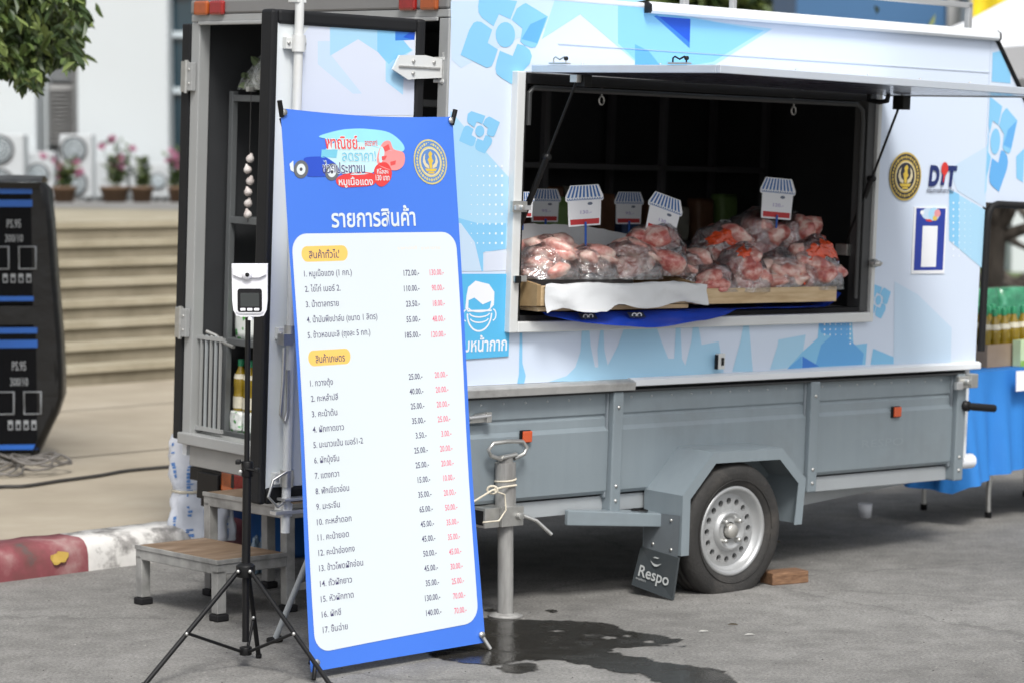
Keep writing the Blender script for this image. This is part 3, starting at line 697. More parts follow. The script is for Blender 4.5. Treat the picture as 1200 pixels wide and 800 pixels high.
# --- stickers and signs on the side
navy = M('navy_ink', (.012, .025, .13), .35); gold = M('gold_ink', (.50, .36, .075), .4, var=.3, scale=60); redink = M('red_ink', (.62, .035, .03), .4); dkgrey_ink = M('grey_ink', (.06, .06, .09), .5)
paper = M('sign_white', (.80, .82, .86), .4, var=.02)
def seal_disc(mb, fn, R, pale=False):
    """round gold ministry seal: lettered ring, dark middle, gilded figure on a pedestal"""
    def disc(r, mat, l, n=36, c0=(0, 0), sq=1): mb.sheet([fn(c0[0] + r * math.cos(6.2832 * i / n), c0[1] + r * sq * math.sin(6.2832 * i / n), l) for i in range(n)], mat)
    gold, navy_d = (pale_gold, seal_blue) if pale else (globals()['gold'], globals()['navy_d'])
    disc(R, gold, 0); disc(R * .93, navy_d, 1)
    for i in range(36):
        a = 6.2832 * i / 36; disc(R * (.065 if i % 2 else .05), gold, 2, 6, (R * .80 * math.cos(a), R * .80 * math.sin(a)), 1.1)
    disc(R * .68, gold, 2); disc(R * .62, cream_i, 3); disc(R * .57, navy_d, 4)
    for sgn in (-1, 1):   # two curling flames round the figure
        pts = [(.12, -.30), (.34, -.22), (.46, .0), (.40, .24), (.26, .38), (.33, .14), (.27, -.05), (.12, -.16)]
        mb.sheet([fn(sgn * a * R, b * R, 5) for a, b in (pts if sgn > 0 else pts[::-1])], cream_i)
    fig = [(-.07, -.28), (.08, -.28), (.1, -.05), (.19, .05), (.12, .12), (.1, .27), (.16, .36), (.06, .48), (-.03, .42), (-.1, .34), (-.05, .2), (-.16, .1), (-.1, -.04)]
    mb.sheet([fn(a * R, b * R, 6) for a, b in fig], goldb)
    mb.sheet([fn(a * R, b * R, 6) for a, b in ((-.36, -.30), (.36, -.30), (.26, -.42), (-.26, -.42))], goldb)
    mb.sheet([fn(a * R, b * R, 6) for a, b in ((-.16, -.44), (.16, -.44), (.2, -.52), (-.2, -.52))], goldb)
pale_gold = M('pale_gold_ink', (.58, .50, .19), .45, var=.2, scale=60); seal_blue = M('seal_blue_ink', (.10, .22, .50), .45)
navy_d = M('dark_seal_ink', (.02, .022, .035), .5); cream_i = M('cream_ink', (.62, .55, .36), .5); goldb = M('bright_gold_ink', (.62, .44, .06), .35)
SY = -.0055
c = side(1060, 207); m = MB(); seal_disc(m, lambda a, b, l: (c.x + a, SY - .00012 * l, c.z + b), .108); tag(P(m, 'emblem', parent=panel), 'round gold ministry seal')
m = MB()
def on_side(px, py, y=SY):
    q = side(px, py); return (lambda u, v: (q.x + u, y, q.z + v))
fn = on_side(1087, 217)
put_text(m, 'D', navy, fn, 0, 0, .122, .074, 'l', .05, res=4, shear=.12)
put_text(m, 'T', navy, fn, .125, 0, .122, .072, 'l', .05, res=4, shear=.12)
m.sheet([fn(.083, 0), fn(.108, 0), fn(.117, .05), fn(.092, .05)], navy)
_c = fn(.108, .075)
m.disc((_c[0], SY - .0004, _c[2]), .024, redink, 16, rz=.03); m.sheet([(x, SY - .0008, z) for x, _, z in (fn(.098, .014), fn(.104, .014), fn(.114, .05), fn(.100, .05))], redink)
put_text(m, 'กรมการค้าภายใน', dkgrey_ink, on_side(1085, 226), 0, 0, .030, .185, 'l', .01)
P(m, 'logo', parent=panel)
# dark blue notice on white card
m = MB(); q0 = side(1067, 321); q1 = side(1110, 243)
a0, a1, b0, b1 = q0.x, q1.x - .005, q0.z, q1.z
m.box(a0, a1, SY + .0005, -.0005, b0, b1, paper)
m.sheet([(x, SY, z) for x, z in ((a0 + .014, b0 + .015), (a1 - .012, b0 + .015), (a1 - .012, b1 - .006), (a0 + .014, b1 - .006))], M('notice_blue', (.02, .045, .32), .4))
cx = (a0 + a1) / 2
m.sheet([(x, SY - .0004, z) for x, z in ((cx - .052, b0 + .03), (cx + .052, b0 + .03), (cx + .052, b0 + .215), (cx - .052, b0 + .215))], paper)
for dx, dz, rx, rz, mt in ((-.02, .27, .045, .026, W1), (.022, .268, .04, .03, W2), (.045, .272, .022, .018, M('pink_ink', (.7, .3, .32), .5)), (.03, .25, .016, .012, M('yellow_ink', (.7, .5, .1), .5)), (-.005, .243, .03, .009, redink), (-.06, .275, .014, .010, paper)):
    m.disc((cx + dx, SY - .0006 - .0002 * abs(dx) * 10, b0 + dz), rx, mt, 14, rz=rz)
m.disc((cx, SY - .0006, b1 - .03), .010, gold, 10)
P(m, 'notice', parent=panel)
# mask sign
sign_cyan = wrap('sign_cyan', 92, 192, 242)
m = MB(); pts = [(500, 321), (598, 321), (595, 417), (496, 424)]
qs = [side(*p) for p in pts]
m.sheet([(p.x, SY, p.z) for p in qs], sign_cyan)
q = side(561, 361); y1 = SY - .0002
def ms(pts, mat, l): m.sheet([(q.x + a * .0036, y1 - .0001 * l, q.z - b * .0034) for a, b in pts], mat)
ms([(-19, -14), (-17, -24), (-7, -31), (2, -29), (12, -27), (20, -18), (20, -3), (14, 2), (16, -8), (4, -4), (-8, -12), (-16, -9), (-16, 4), (-20, 0)][::-1], paper, 1)
def ring(cx, cy, rx, ry, w_, a0, a1, l, n=22):
    for i in range(n):
        t0 = R_(a0 + (a1 - a0) * i / n); t1 = R_(a0 + (a1 - a0) * (i + 1) / n)
        ms([(cx + rx * math.cos(t0), cy + ry * math.sin(t0)), (cx + rx * math.cos(t1), cy + ry * math.sin(t1)), (cx + (rx - w_) * math.cos(t1), cy + (ry - w_) * math.sin(t1)), (cx + (rx - w_) * math.cos(t0), cy + (ry - w_) * math.sin(t0))][::-1], paper, l)
ring(0, 6, 18, 21, 2, 0, 180, 2); ring(-19, 8, 5, 7, 1.6, 90, 270, 3); ring(19, 8, 5, 7, 1.6, -90, 90, 3)
for yy in (5, 11, 17): ring(0, yy - 6, 16.5 - abs(yy - 5) * .25, 6, 1.6, 10, 170, 4 + yy * .02)
ms([(-17, 2), (17, 2), (17, 4), (-17, 4)][::-1], paper, 5)
put_text(m, 'สวมหน้ากาก', paper, on_side(594, 410, y1 - .0006), -.006, .0, .072, .285, 'r', .02, res=4)
P(m, 'mask_sign', parent=panel)
# small key plate below the hatch
m = MB(); q = side(839, 423); m.box(q.x - .022, q.x + .018, -.035, -.018, q.z - .03, q.z + .035, alu_white); m.box(q.x - .026, q.x - .021, -.035, -.018, q.z - .03, q.z + .03, rub); m.box(q.x - .004, q.x + .006, -.042, -.036, q.z - .014, q.z + .018, black); P(m, 'lock', parent=panel)

# --- hatch frame, flap, stays
m = MB(); f = .042
m.box(wx0 - f, wx0, -.035, .05, wz0 - f, wz1 + .006, alu_white); m.box(wx1, wx1 + f * .55, -.035, .05, wz0 - f, wz1 + .0, alu_white)
m.box(wx0, wx1, -.037, .05, wz0 - f, wz0, alu_white); m.box(wx0, wx1, -.012, .05, wz1, wz1 + .008, alu)
hf = P(m, 'hatch_frame', .004)
m = MB(); ins = .012
m.box(wx1 - .05, wx1 - .001, -.018, .06, wz0 + .004, wz1 - .005, M('dark_gasket', (.06, .062, .064), .45)); m.box(wx0 + .001, wx0 + .028, -.012, .06, wz0 + .004, wz1 - .005, rub)
m.box(wx0 + .03, wx1 - .05, -.01, .07, wz1 - .04, wz1 - .002, rub); m.box(wx0 + .03, wx1 - .05, -.014, .06, wz0 + .002, wz0 + .022, rub)
m.tube([(wx0 + .045, -.004, wz1 - .2), (wx0 + .046, -.004, wz1 - .075), (wx0 + .065, -.004, wz1 - .055), (wx1 - .11, -.004, wz1 - .055), (wx1 - .075, -.004, wz1 - .08), (wx1 - .068, -.004, wz1 - .13), (wx1 - .068, -.004, wz0 + .06)], .012, M('gasket_lip', (.04, .042, .043), .45), 8)
P(m, 'gasket', .004, parent=hf)
hatch_edge = M('hatch_edge_alu', (.56, .61, .68), .35, .3, var=.06, scale=10, dirt=.2, dirtcol=(.4, .3, .18), dscale=5)
fl = MB(); tilt = .013
FM = Matrix.Translation((0, -.03, wz1 + .012)) @ Matrix.Rotation(tilt * .6, 4, 'Y') @ Matrix.Rotation(R_(-.1), 4, 'X')
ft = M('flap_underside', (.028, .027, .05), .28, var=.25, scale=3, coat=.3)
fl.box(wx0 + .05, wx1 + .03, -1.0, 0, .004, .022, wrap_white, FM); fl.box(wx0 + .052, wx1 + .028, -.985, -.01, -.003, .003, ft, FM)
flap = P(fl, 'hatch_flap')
m = MB(); m.box(wx0 + .03, wx1 + .05, -1.018, -.997, -.006, .023, hatch_edge, FM); m.box(wx0 + .03, wx0 + .05, -.9968, .0, -.006, .023, hatch_edge, FM); m.box(wx1 + .03, wx1 + .05, -.9968, 0, -.007, .026, alu_white, FM)
for x, y in ((wx0 + .04, -.28), (wx0 + .04, -.7), (1.2, -1.008), (1.8, -1.008), (.8, -1.008), (1.5, -1.008)):
    m.lathe([(0, .029), (.006, .029), (.007, .026)], zinc, 8, FM @ Matrix.Translation((x, y, 0)))
P(m, 'edge_strip', .003, parent=flap)
for (px, py, yy) in ((655, 80, -.15), (785, 78, -.8)):   # two little latches standing on the flap
    q = side(px, py, yy); m = MB(); x0 = wx0 + .04 if px < 700 else wx0 + .04
    z0 = .026
    m.box(x0 - .012, x0 + .012, yy - .05, yy + .05, z0, z0 + .006, zinc, FM); m.tube([(x0, yy - .035, z0), (x0, yy - .035, z0 + .022), (x0, yy - .025, z0 + .028), (x0, yy - .0, z0 + .018), (x0, yy + .025, z0 + .028), (x0, yy + .035, z0 + .022), (x0, yy + .035, z0)], .0035, black if px > 700 else zinc, 6, xf=FM)
    m.lathe([(0, -.005), (.008, -.005), (.008, .005), (0, .005)], black, 10, FM @ Matrix.Translation((x0, yy - .035, z0 + .022)), axis=1)
    P(m, 'latch', parent=flap)
def stay(x, ya, za, yb, zb, name='gas_strut'):
    m = MB(); A = Vector((x, ya, za)); B = Vector((x, yb, zb)); mid = A.lerp(B, .52)
    m.tube([A, mid], .0055, black, 8); m.tube([mid - (mid - B) * -.02, B], .0125, black, 10)
    m.lathe([(0, -.015), (.014, -.015), (.014, .015), (0, .015)], black, 10, Matrix.Translation(mid), axis=1)
    return P(m, name, parent=flap)
stay(2.385, -.19, 2.075, .09, 1.435); stay(.42, -.255, 2.085, .04, 1.53)
m = MB(); m.box(2.36, 2.41, -.225, -.165, 2.045, 2.105, black); m.tube([(2.385, -.195, 2.10), (2.385, -.195, 2.135)], .006, zinc, 6)
m.tube([(2.33, -.06, 2.128), (2.33, -.06, 2.08), (2.33, -.12, 2.075), (2.33, -.16, 2.08), (2.33, -.17, 2.125), (2.33, -.25, 2.128)], .012, black, 8); P(m, 'strut_bracket', .003, parent=flap)
m = MB(); m.box(.405, .43, -.275, -.235, 2.085, 2.115, zinc); m.box(.432, .47, -.29, -.235, 2.07, 2.115, black); P(m, 'strut_bracket', .002, parent=flap)
m = MB(); m.box(2.35, 2.385, .05, .12, 1.40, 1.45, zinc); P(m, 'strut_foot', .003, parent=hf)
for px, py in ((601, 239), (601, 326)):
    q = side(px, py); m = MB(); m.box(q.x - .045, q.x + .03, -.052, -.036, q.z - .03, q.z + .012, zinc) if py < 300 else m.box(q.x - .03, q.x + .03, -.05, -.036, q.z - .012, q.z + .012, zinc)
    if py < 300: m.box(q.x - .04, q.x + .04, -.064, -.052, q.z - .022, q.z - .004, alu); m.lathe([(0, -.075), (.01, -.075), (.012, -.05)], zinc, 10, Matrix.Translation((q.x - .01, 0, q.z - .012)), axis=1)
    else: m.box(q.x - .034, q.x - .008, -.06, -.05, q.z - .016, q.z + .012, black)
    P(m, 'catch', .002, parent=hf)
q = side(1016, 308); m = MB(); m.lathe([(0, -.075), (.012, -.075), (.014, -.055), (.02, -.05), (.02, -.03)], zinc, 12, Matrix.Translation((q.x, 0, q.z)), axis=1); m.box(q.x - .02, q.x + .035, -.062, -.054, q.z - .005, q.z + .005, alu); P(m, 'catch', parent=hf)
for px, py in ((705, 118), (930, 130)):
    q = side(px, py, .1); m = MB(); m.tube([(q.x, .1, wz1 - .0), (q.x, .1, q.z + .02)], .004, zinc, 6); m.tube([(q.x + .014 * math.cos(t * .7), .1, q.z + .018 * math.sin(t * .7)) for t in range(9)], .004, zinc, 6, closed=True); P(m, 'hook', parent=hf)

# --- rear face
m = MB()
m.box(-.006, .05, W_ - .062, W_ - .001, .53, 2.31, frame_grey); m.box(-.006, .05, .001, .058, .53, 2.31, frame_grey)
m.box(-.008, .05, .001, W_ - .001, 2.312, ZR - .061, frame_grey); m.box(-.016, -.006, .06, W_ - .06, 2.298, 2.314, frame_grey)
rf = P(m, 'rear_frame', .004)
m = MB(); m.box(-.03, .08, .001, W_, .512, .56, frame_grey); m.box(-.005, .05, .04, W_ - .06, .42, .509, M('sill_grey', (.30, .30, .29), .5, .1, dirt=.3, dirtcol=(.12, .12, .11))); P(m, 'sill', .004, parent=rf)
for y, mt in ((1.625, lamp_amber), (1.51, lamp_red), (.235, lamp_red), (.105, lamp_amber)):
    m = MB(); m.box(-.03, -.008, y - .05, y + .05, 2.338 + .0, 2.40, mt); lm = P(m, 'marker_lamp', .012, parent=rf, seg=3)
m = MB(); m.box(.0, .05, 1.47, 1.57, .255, .42, black); m.box(-.012, .0, 1.43, 1.585, .29, .405, black); tl = P(m, 'tail_lamp', .004, parent=rf)
for y0, y1, mt in ((1.34, 1.43, lamp_amber), (.98, 1.338, M('dull_red_lens', (.35, .012, .012), .18, coat=.5)), (.1, .3, lamp_red)):
    m = MB(); m.box(.0, .06, y0, y1, .335, .425, mt); P(m, 'tail_lamp', .01, parent=rf)
for z in (.62, .92, 1.95):   # hinges on the far jamb for the folded-back door
    pass
# far door folded right back along the far side: only its edge shows
m = MB(); m.box(.01, .80, W_ + .012, W_ + .055, .535, 2.30, white_paint); ld = P(m, 'rear_door', .003)
m = MB(); m.box(-.012, .02, W_ + .004, W_ + .062, .525, 2.305, seal); P(m, 'door_seal', .006, parent=ld)
for z in (2.08, 1.03):
    m = MB(); m.box(-.03, -.008, W_ - .045, W_ - .004, z - .06, z + .06, frame_grey); m.box(-.036, -.012, W_ - .002, W_ + .03, z - .065, z + .065, zinc); m.tube([(-.03, W_ - .003, z - .07), (-.03, W_ - .003, z + .07)], .009, zinc, 8)
    for zz in (-.03, .03): m.lathe([(0, -.0), (.006, -.0), (.006, .008)], zinc, 8, TL(0, 0, 0) if False else Matrix.Translation((-.034, W_ - .025, z + zz)) @ Matrix.Rotation(R_(90), 4, 'Y'))
    P(m, 'hinge', .003, parent=ld)
# near door swung out square to the back: its printed outer face looks at the camera
DX0, DX1, DZ0, DZ1, DY = -.792, -.075, .505, 2.30, .06
m = MB(); m.box(DX0 + .03, DX1 - .02, DY, DY + .045, DZ0 + .03, DZ1 - .03, M('door_face', (.68, .72, .74), .32, var=.02, dirt=.12, dirtcol=(.4, .38, .35), coat=.2)); nd = P(m, 'rear_door')
m = MB()
for a, b, c_, d in ((DX0, DX0 + .032, DZ0, DZ1), (DX1 - .042, DX1, DZ0, DZ1), (DX0 + .032, DX1 - .042, DZ0, DZ0 + .06), (DX0 + .032, DX1 - .042, DZ1 - .052, DZ1)): m.box(a, b, DY - .012, DY + .06, c_, d, seal)
P(m, 'door_seal', .012, parent=nd, seg=3)
gd = MB(); ly = [0]
def dp(pts, mat):
    ly[0] += 1; y = DY - .0008 - .00005 * ly[0]
    gd.sheet([(q.x, y, q.z) for q in (side(*p, DY) for p in pts)], mat)
xx = lambda x, y: (340 + x * .15, 20 + y * .15)
dp([xx(150, 75), xx(975, 118), xx(965, 770), xx(60, 770), xx(60, 200)], WW)
dp([xx(215, 190), xx(310, 190), xx(310, 80), xx(530, 90), xx(530, 160), xx(320, 300), xx(560, 600), xx(490, 600), xx(215, 370)], W1)
dp([xx(310, 82), xx(690, 102), xx(690, 280), xx(530, 175), xx(310, 305)], W2)
dp([xx(680, 100), xx(820, 108), xx(840, 180), xx(960, 260), xx(890, 310), xx(880, 610), xx(745, 505), xx(745, 350), xx(680, 270)], W2)
dp([xx(680, 100), xx(820, 108), xx(950, 262), xx(800, 340), xx(770, 370), xx(680, 270)], W3)
dp([xx(820, 112), xx(975, 118), xx(970, 180), xx(820, 186)], W5); dp([xx(880, 160), xx(940, 116), xx(975, 118), xx(970, 180)], W6)
P(gd, 'wrap_print', parent=nd)
m = MB()   # lower part of the print by the locking bar, pale blue
m.sheet([(x, DY - .0013, z) for x, z in ((-.56, 1.0), (-.3, 1.0), (-.3, .62), (-.56, .62))], W3); P(m, 'wrap_print', parent=nd)
# locking bar with its guides and handle
m = MB(); m.tube([(-.688, DY - .035, .40), (-.688, DY - .035, 2.38)], .017, alu_white, 12)
for z in (2.325, .46): m.box(-.708, -.668, DY - .05, DY + .01, z, z + .05, alu_white)
m.box(-.70, -.676, DY - .04, DY - .01, 2.37, 2.40, zinc)
lb = P(m, 'locking_bar', .003, parent=nd)
for z in (2.18, 1.13, .60):
    m = MB(); m.box(-.735, -.645, DY - .026, DY - .001, z - .022, z + .022, alu_white); m.tube([(-.688, DY - .035, z - .03), (-.688, DY - .035, z + .03)], .025, zinc if z < 2 else alu_white, 12)
    for dx in (-.035, .035): m.lathe([(0, -.006), (.007, -.006), (.008, 0)], zinc, 8, Matrix.Translation((-.69 + dx, DY - .026, z)), axis=1)
    P(m, 'guide', .003, parent=lb)
m = MB(); hx = -.725
m.tube([(hx, DY - .05, 1.08), (hx - .005, DY - .055, .96), (hx - .012, DY - .055, .84), (hx + .008, DY - .05, .81), (hx + .02, DY - .05, .85), (hx + .018, DY - .05, 1.0)], .008, zinc, 8); m.box(hx - .012, hx + .03, DY - .06, DY - .02, 1.09, 1.13, zinc); P(m, 'handle', .004, parent=lb)
m = MB(); m.tube([(-.70, DY - .055, .63), (-.76, DY - .05, .60), (-.78, DY - .05, .54), (-.74, DY - .055, .50), (-.69, DY - .05, .53)], .006, zinc, 6); m.box(-.75, -.60, DY - .06, DY - .02, .47, .485, alu); m.box(-.72, -.60, DY - .07, DY - .02, .52, .53, alu); P(m, 'latch', .002, parent=lb)
for z in (2.12, 1.0):
    m = MB(); hp = [(-.245, z - .015), (-.215, z + .04), (-.09, z + .045), (.012, z + .03), (.012, z - .035), (-.13, z - .045), (-.17, z - .05)]
    m.prism(hp, DY - .03, DY - .02, 1, alu_white); m.box(-.22, -.02, DY - .036, DY - .03, z - .006, z + .002, zinc)
    for zz in (-.055, .03): m.box(-.01, .06, DY - .04, DY + .02, z + zz, z + zz + .012, alu_white); m.tube([(.0, DY - .03, z - .06), (.0, DY - .03, z + .06)], .01, alu_white, 8)
    for dx, dz in ((-.15, .02), (-.15, -.025), (-.05, .02)): m.lathe([(0, -.007), (.007, -.007), (.008, 0)], zinc, 8, Matrix.Translation((dx, DY - .03, z + dz)), axis=1)
    P(m, 'hinge', .002, parent=nd)
# folded wire gate and cable by the far jamb
m = MB()
for i in range(6): m.box(.02 + .0 * i, .03, 1.655 - .035 * i, 1.668 - .035 * i - .004, .575, .985, grey_lt if i % 2 == 0 else frame_grey)
m.box(.018, .032, 1.46, 1.662, .575, .592, frame_grey); m.box(.018, .032, 1.46, 1.662, .965, .98, frame_grey); m.tube([(.03, 1.6, 1.0), (.05, 1.56, .985), (.06, 1.5, .955), (.06, 1.44, .945)], .008, zinc, 6); P(m, 'folded_gate')

# --- drop-side boards and posts
m = MB(); pr = [(0, .857), (0, .772), (.007, .768), (.007, .760), (0, .756), (-.002, .722), (-.014, .705), (-.014, .462), (-.004, .447), (.012, .444), (.02, .444), (.02, .857)]
m.prism(pr[::-1], .06, .885, 0, grey); m.prism(pr[::-1], .945, 2.06, 0, grey); m.prism(pr[::-1], 2.12, 3.05, 0, grey)
sb = P(m, 'side_board', .003)
m = MB(); put_text(m, 'RESPO', M('faint_relief', (.238, .282, .31), .42), on_side(1007, 524, -.0152), 0, 0, .05, .28, 'l', 0, res=2); P(m, 'raised_lettering', parent=sb)
for x0, x1, zb in ((.888, .945, .37), (2.063, 2.12, .38), (3.052, 3.115, .372)):
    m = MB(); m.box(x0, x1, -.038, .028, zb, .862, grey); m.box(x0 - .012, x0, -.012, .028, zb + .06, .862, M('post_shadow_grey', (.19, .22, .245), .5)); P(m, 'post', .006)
m = MB(); m.prism([(-.05, .868), (-.055, .9), (-.035, .908), (0, .91), (.03, .91), (.03, .868)], .0, .992, 0, weathered); m.box(.0, 3.12, -.03, .02, .858, .867, M('dark_gap', (.03, .032, .034), .7)); P(m, 'rail', .003)
m = MB()
for i in range(26):
    xr_ = .1 + i * .115
    if abs(xr_ - .91) > .06 and abs(xr_ - 2.09) > .06: m.lathe([(0, -.0035), (.005, -.002), (.006, .0)], grey_lt, 8, Matrix.Translation((xr_, -.0003, .835)), axis=1)
for x0 in (.916, 2.091, 3.083):
    for z in (.42, .48, .80): m.lathe([(0, -.006), (.007, -.004), (.008, .0)], zinc, 8, Matrix.Translation((x0, -.038, z)), axis=1)
P(m, 'rivet_row')
m = MB(); m.prism([(-.016, .878), (-.03, .882), (-.03, .906), (-.016, .914), (0, .914), (0, .878)], .994, L_ + .004, 0, white_paint); P(m, 'skirt_trim', .002)
for px, py in ((615, 511), (1049, 482)):
    q = side(px, py, -.015); m = MB(); m.box(q.x - .03, q.x + .026, -.022, -.0142, q.z - .026, q.z + .026, black); bs = P(m, 'side_reflector', .003)
    m = MB(); m.box(q.x - .022, q.x + .026, -.032, -.0225, q.z - .022, q.z + .023, M('orange_reflector', (.55, .09, .025), .2, coat=.6, bump=.2, bscale=200)); P(m, 'lens', .004, parent=bs)
q = side(556, 488); m = MB(); m.prism([(q.x - .06, q.z - .02), (q.x + .055, q.z - .018), (q.x + .055, q.z + .018), (q.x - .0, q.z + .012)], -.03, -.003, 1, zinc); m.box(q.x + .03, q.x + .055, -.04, -.03, q.z - .02, q.z + .02, zinc); m.tube([(q.x - .055, -.03, q.z), (q.x + .05, -.035, q.z + .006)], .008, alu, 8); P(m, 'board_latch', .002)
m = MB(); m.box(3.03, 3.12, -.06, -.04, .80, .855, zinc); m.box(3.005, 3.05, -.07, -.05, .795, .83, alu); m.box(3.10, 3.15, -.075, -.03, .80, .865, zinc); m.lathe([(0, -.09), (.014, -.09), (.016, -.06)], zinc, 10, Matrix.Translation((3.07, 0, .83)), axis=1); P(m, 'corner_latch', .004)
m = MB(); m.tube([(3.11, -.05, .715), (3.14, -.055, .712), (3.28, -.07, .70)], [.013, .018, .018], black, 10); m.lathe([(0, -.06), (.024, -.06), (.024, -.03)], black, 12, Matrix.Translation((3.105, 0, .716)), axis=1); P(m, 'side_handle')
# --- chassis underneath
m = MB()
m.box(.06, 3.1, .012, .07, .372, .437, grey_lt); m.box(.06, 3.1, W_ - .08, W_ - .02, .372, .437, grey_lt)
m.box(.0, .06, .02, W_ - .06, .36, .416, black)
for x in (.4, 1.0, 1.95, 2.5, 3.0): m.box(x, x + .05, .07, W_ - .08, .40, .44, black)
for s in (0, 1):
    y0, y1 = (.03, .62) if s == 0 else (W_ - .03, W_ - .62)
    A = Vector((1.8, y0, .33)); B = Vector((4.7, .86 + (-.05 if s == 0 else .05), .33)); m.tube([A, A.lerp(B, .5), B], .045, grey_lt, 4)
m.box(1.38, 1.48, .02, W_ - .02, .24, .33, black)
m.box(.1, 3.1, .06, W_ - .06, .445, .46, black)
P(m, 'chassis', .002)
m = MB(); q = side(1128, 540, .08); m.tube([(q.x - .1, .08, q.z - .0), (q.x + .06, .08, q.z)], .035, paper, 12); P(m, 'white_pipe')
# step beam ahead of the wheel
m = MB(); vb_ = [(.67, -.004, .335), (.67, -.024, .335), (1.185, -.125, .305), (1.185, -.004, .305), (.67, -.004, .398), (.67, -.024, .396), (1.185, -.125, .358), (1.185, -.004, .362)]
m.add(vb_, [(0, 3, 2, 1), (4, 5, 6, 7), (0, 1, 5, 4), (1, 2, 6, 5), (2, 3, 7, 6), (3, 0, 4, 7)], grey); m.lathe([(.036, 0), (.036, .006), (.027, .006)], rub, 16, Matrix.Translation((1.04, -.052, .374)) @ Matrix.Rotation(.06, 4, 'Y')); P(m, 'step_beam', .004)
# --- mudguard
out = [(1.114, .205), (1.112, .452), (1.283, .619), (1.69, .615), (1.843, .478), (1.828, .285)]
m = MB(); YF = -.222
def off(poly, d):
    r = []
    for i, p in enumerate(poly):
        a = Vector((*poly[max(0, i - 1)], 0)); b = Vector((*poly[min(len(poly) - 1, i + 1)], 0)); t = (b - a).normalized(); r.append((p[0] + t.y * d, p[1] - t.x * d))
    return r
inn = off(out, .048); inn[0] = (out[0][0] + .045, out[0][1]); inn[-1] = (out[-1][0] - .045, out[-1][1])
for i in range(5):
    m.prism([out[i], out[i + 1], inn[i + 1], inn[i]], YF - .004, YF, 1, grey)
th = off(out, .006)
for i in range(5):
    m.prism([out[i], out[i + 1], th[i + 1], th[i]], YF + .001, -.002, 1, grey)
fd = P(m, 'mudguard', .0)
m = MB()
rubber_flap = M('mudflap_rubber', (.036, .044, .049), .6, var=.1, scale=8, dirt=.3, dirtcol=(.12, .12, .11))
m.add([(1.108, -.012, .36), (1.108, -.218, .37), (1.106, -.215, .20), (1.106, -.015, .20)], [(0, 1, 2, 3)], M('mudguard_dark_grey', (.13, .15, .165), .6, dirt=.4, dirtcol=(.07, .07, .07)))  # rear plate in a darker grey than the guard, with random blotches
for y, z in ((-.06, .345), (-.17, .345), (-.07, .235), (-.175, .225)): m.lathe([(0, .0), (.006, 0.), (.007, .004)], zinc, 8, Matrix.Translation((1.102, y, z)) @ Matrix.Rotation(R_(90), 4, 'Y'))
P(m, 'rivet_plate', parent=fd)
m = MB(); m.add([(1.10, -.005, .215), (1.10, -.225, .20), (1.07, -.23, .03), (1.055, -.005, .06), (1.11, -.005, .215), (1.11, -.225, .20), (1.08, -.23, .03), (1.065, -.005, .06)], [(0, 1, 2, 3), (7, 6, 5, 4), (0, 4, 5, 1), (1, 5, 6, 2), (2, 6, 7, 3), (3, 7, 4, 0)], rubber_flap); mf = P(m, 'mud_flap', parent=fd)
m = MB(); grey_print = M('flap_print', (.42, .44, .44), .5)
def flapfn(u, v):   # u to the right as seen from behind (towards -y), v up
    # bilinear on the hanging flap (its free corner swings out a little)
    a = min(1, max(0, u / .2)); t_, b_ = Vector((1.10, -.008, .215)).lerp(Vector((1.10, -.225, .20)), a), Vector((1.055, -.005, .06)).lerp(Vector((1.07, -.23, .03)), a)
    p = t_.lerp(b_, min(1, max(0, (.205 - v) / .165))); return (p.x - .004, p.y, p.z)
put_text(m, 'Respo', grey_print, flapfn, .022, .088, .066, .152, 'l', .012, res=3)
for i in range(10):
    t = i / 10; t2 = (i + 1) / 10; zz = lambda t: .165 - .02 * math.sin(math.pi * t)
    m.sheet([flapfn(.065 + .06 * t, zz(t)), flapfn(.065 + .06 * t2, zz(t2)), flapfn(.065 + .06 * t2, zz(t2) + .009 * math.sin(math.pi * t2)), flapfn(.065 + .06 * t, zz(t) + .009 * math.sin(math.pi * t))], grey_print)
m.sheet([flapfn(.075, .178), flapfn(.1, .178), flapfn(.108, .183), flapfn(.085, .183)], grey_print)
put_text(m, 'trailers', grey_print, flapfn, .015, .072, .014, .05, 'l')
P(m, 'print', parent=mf)
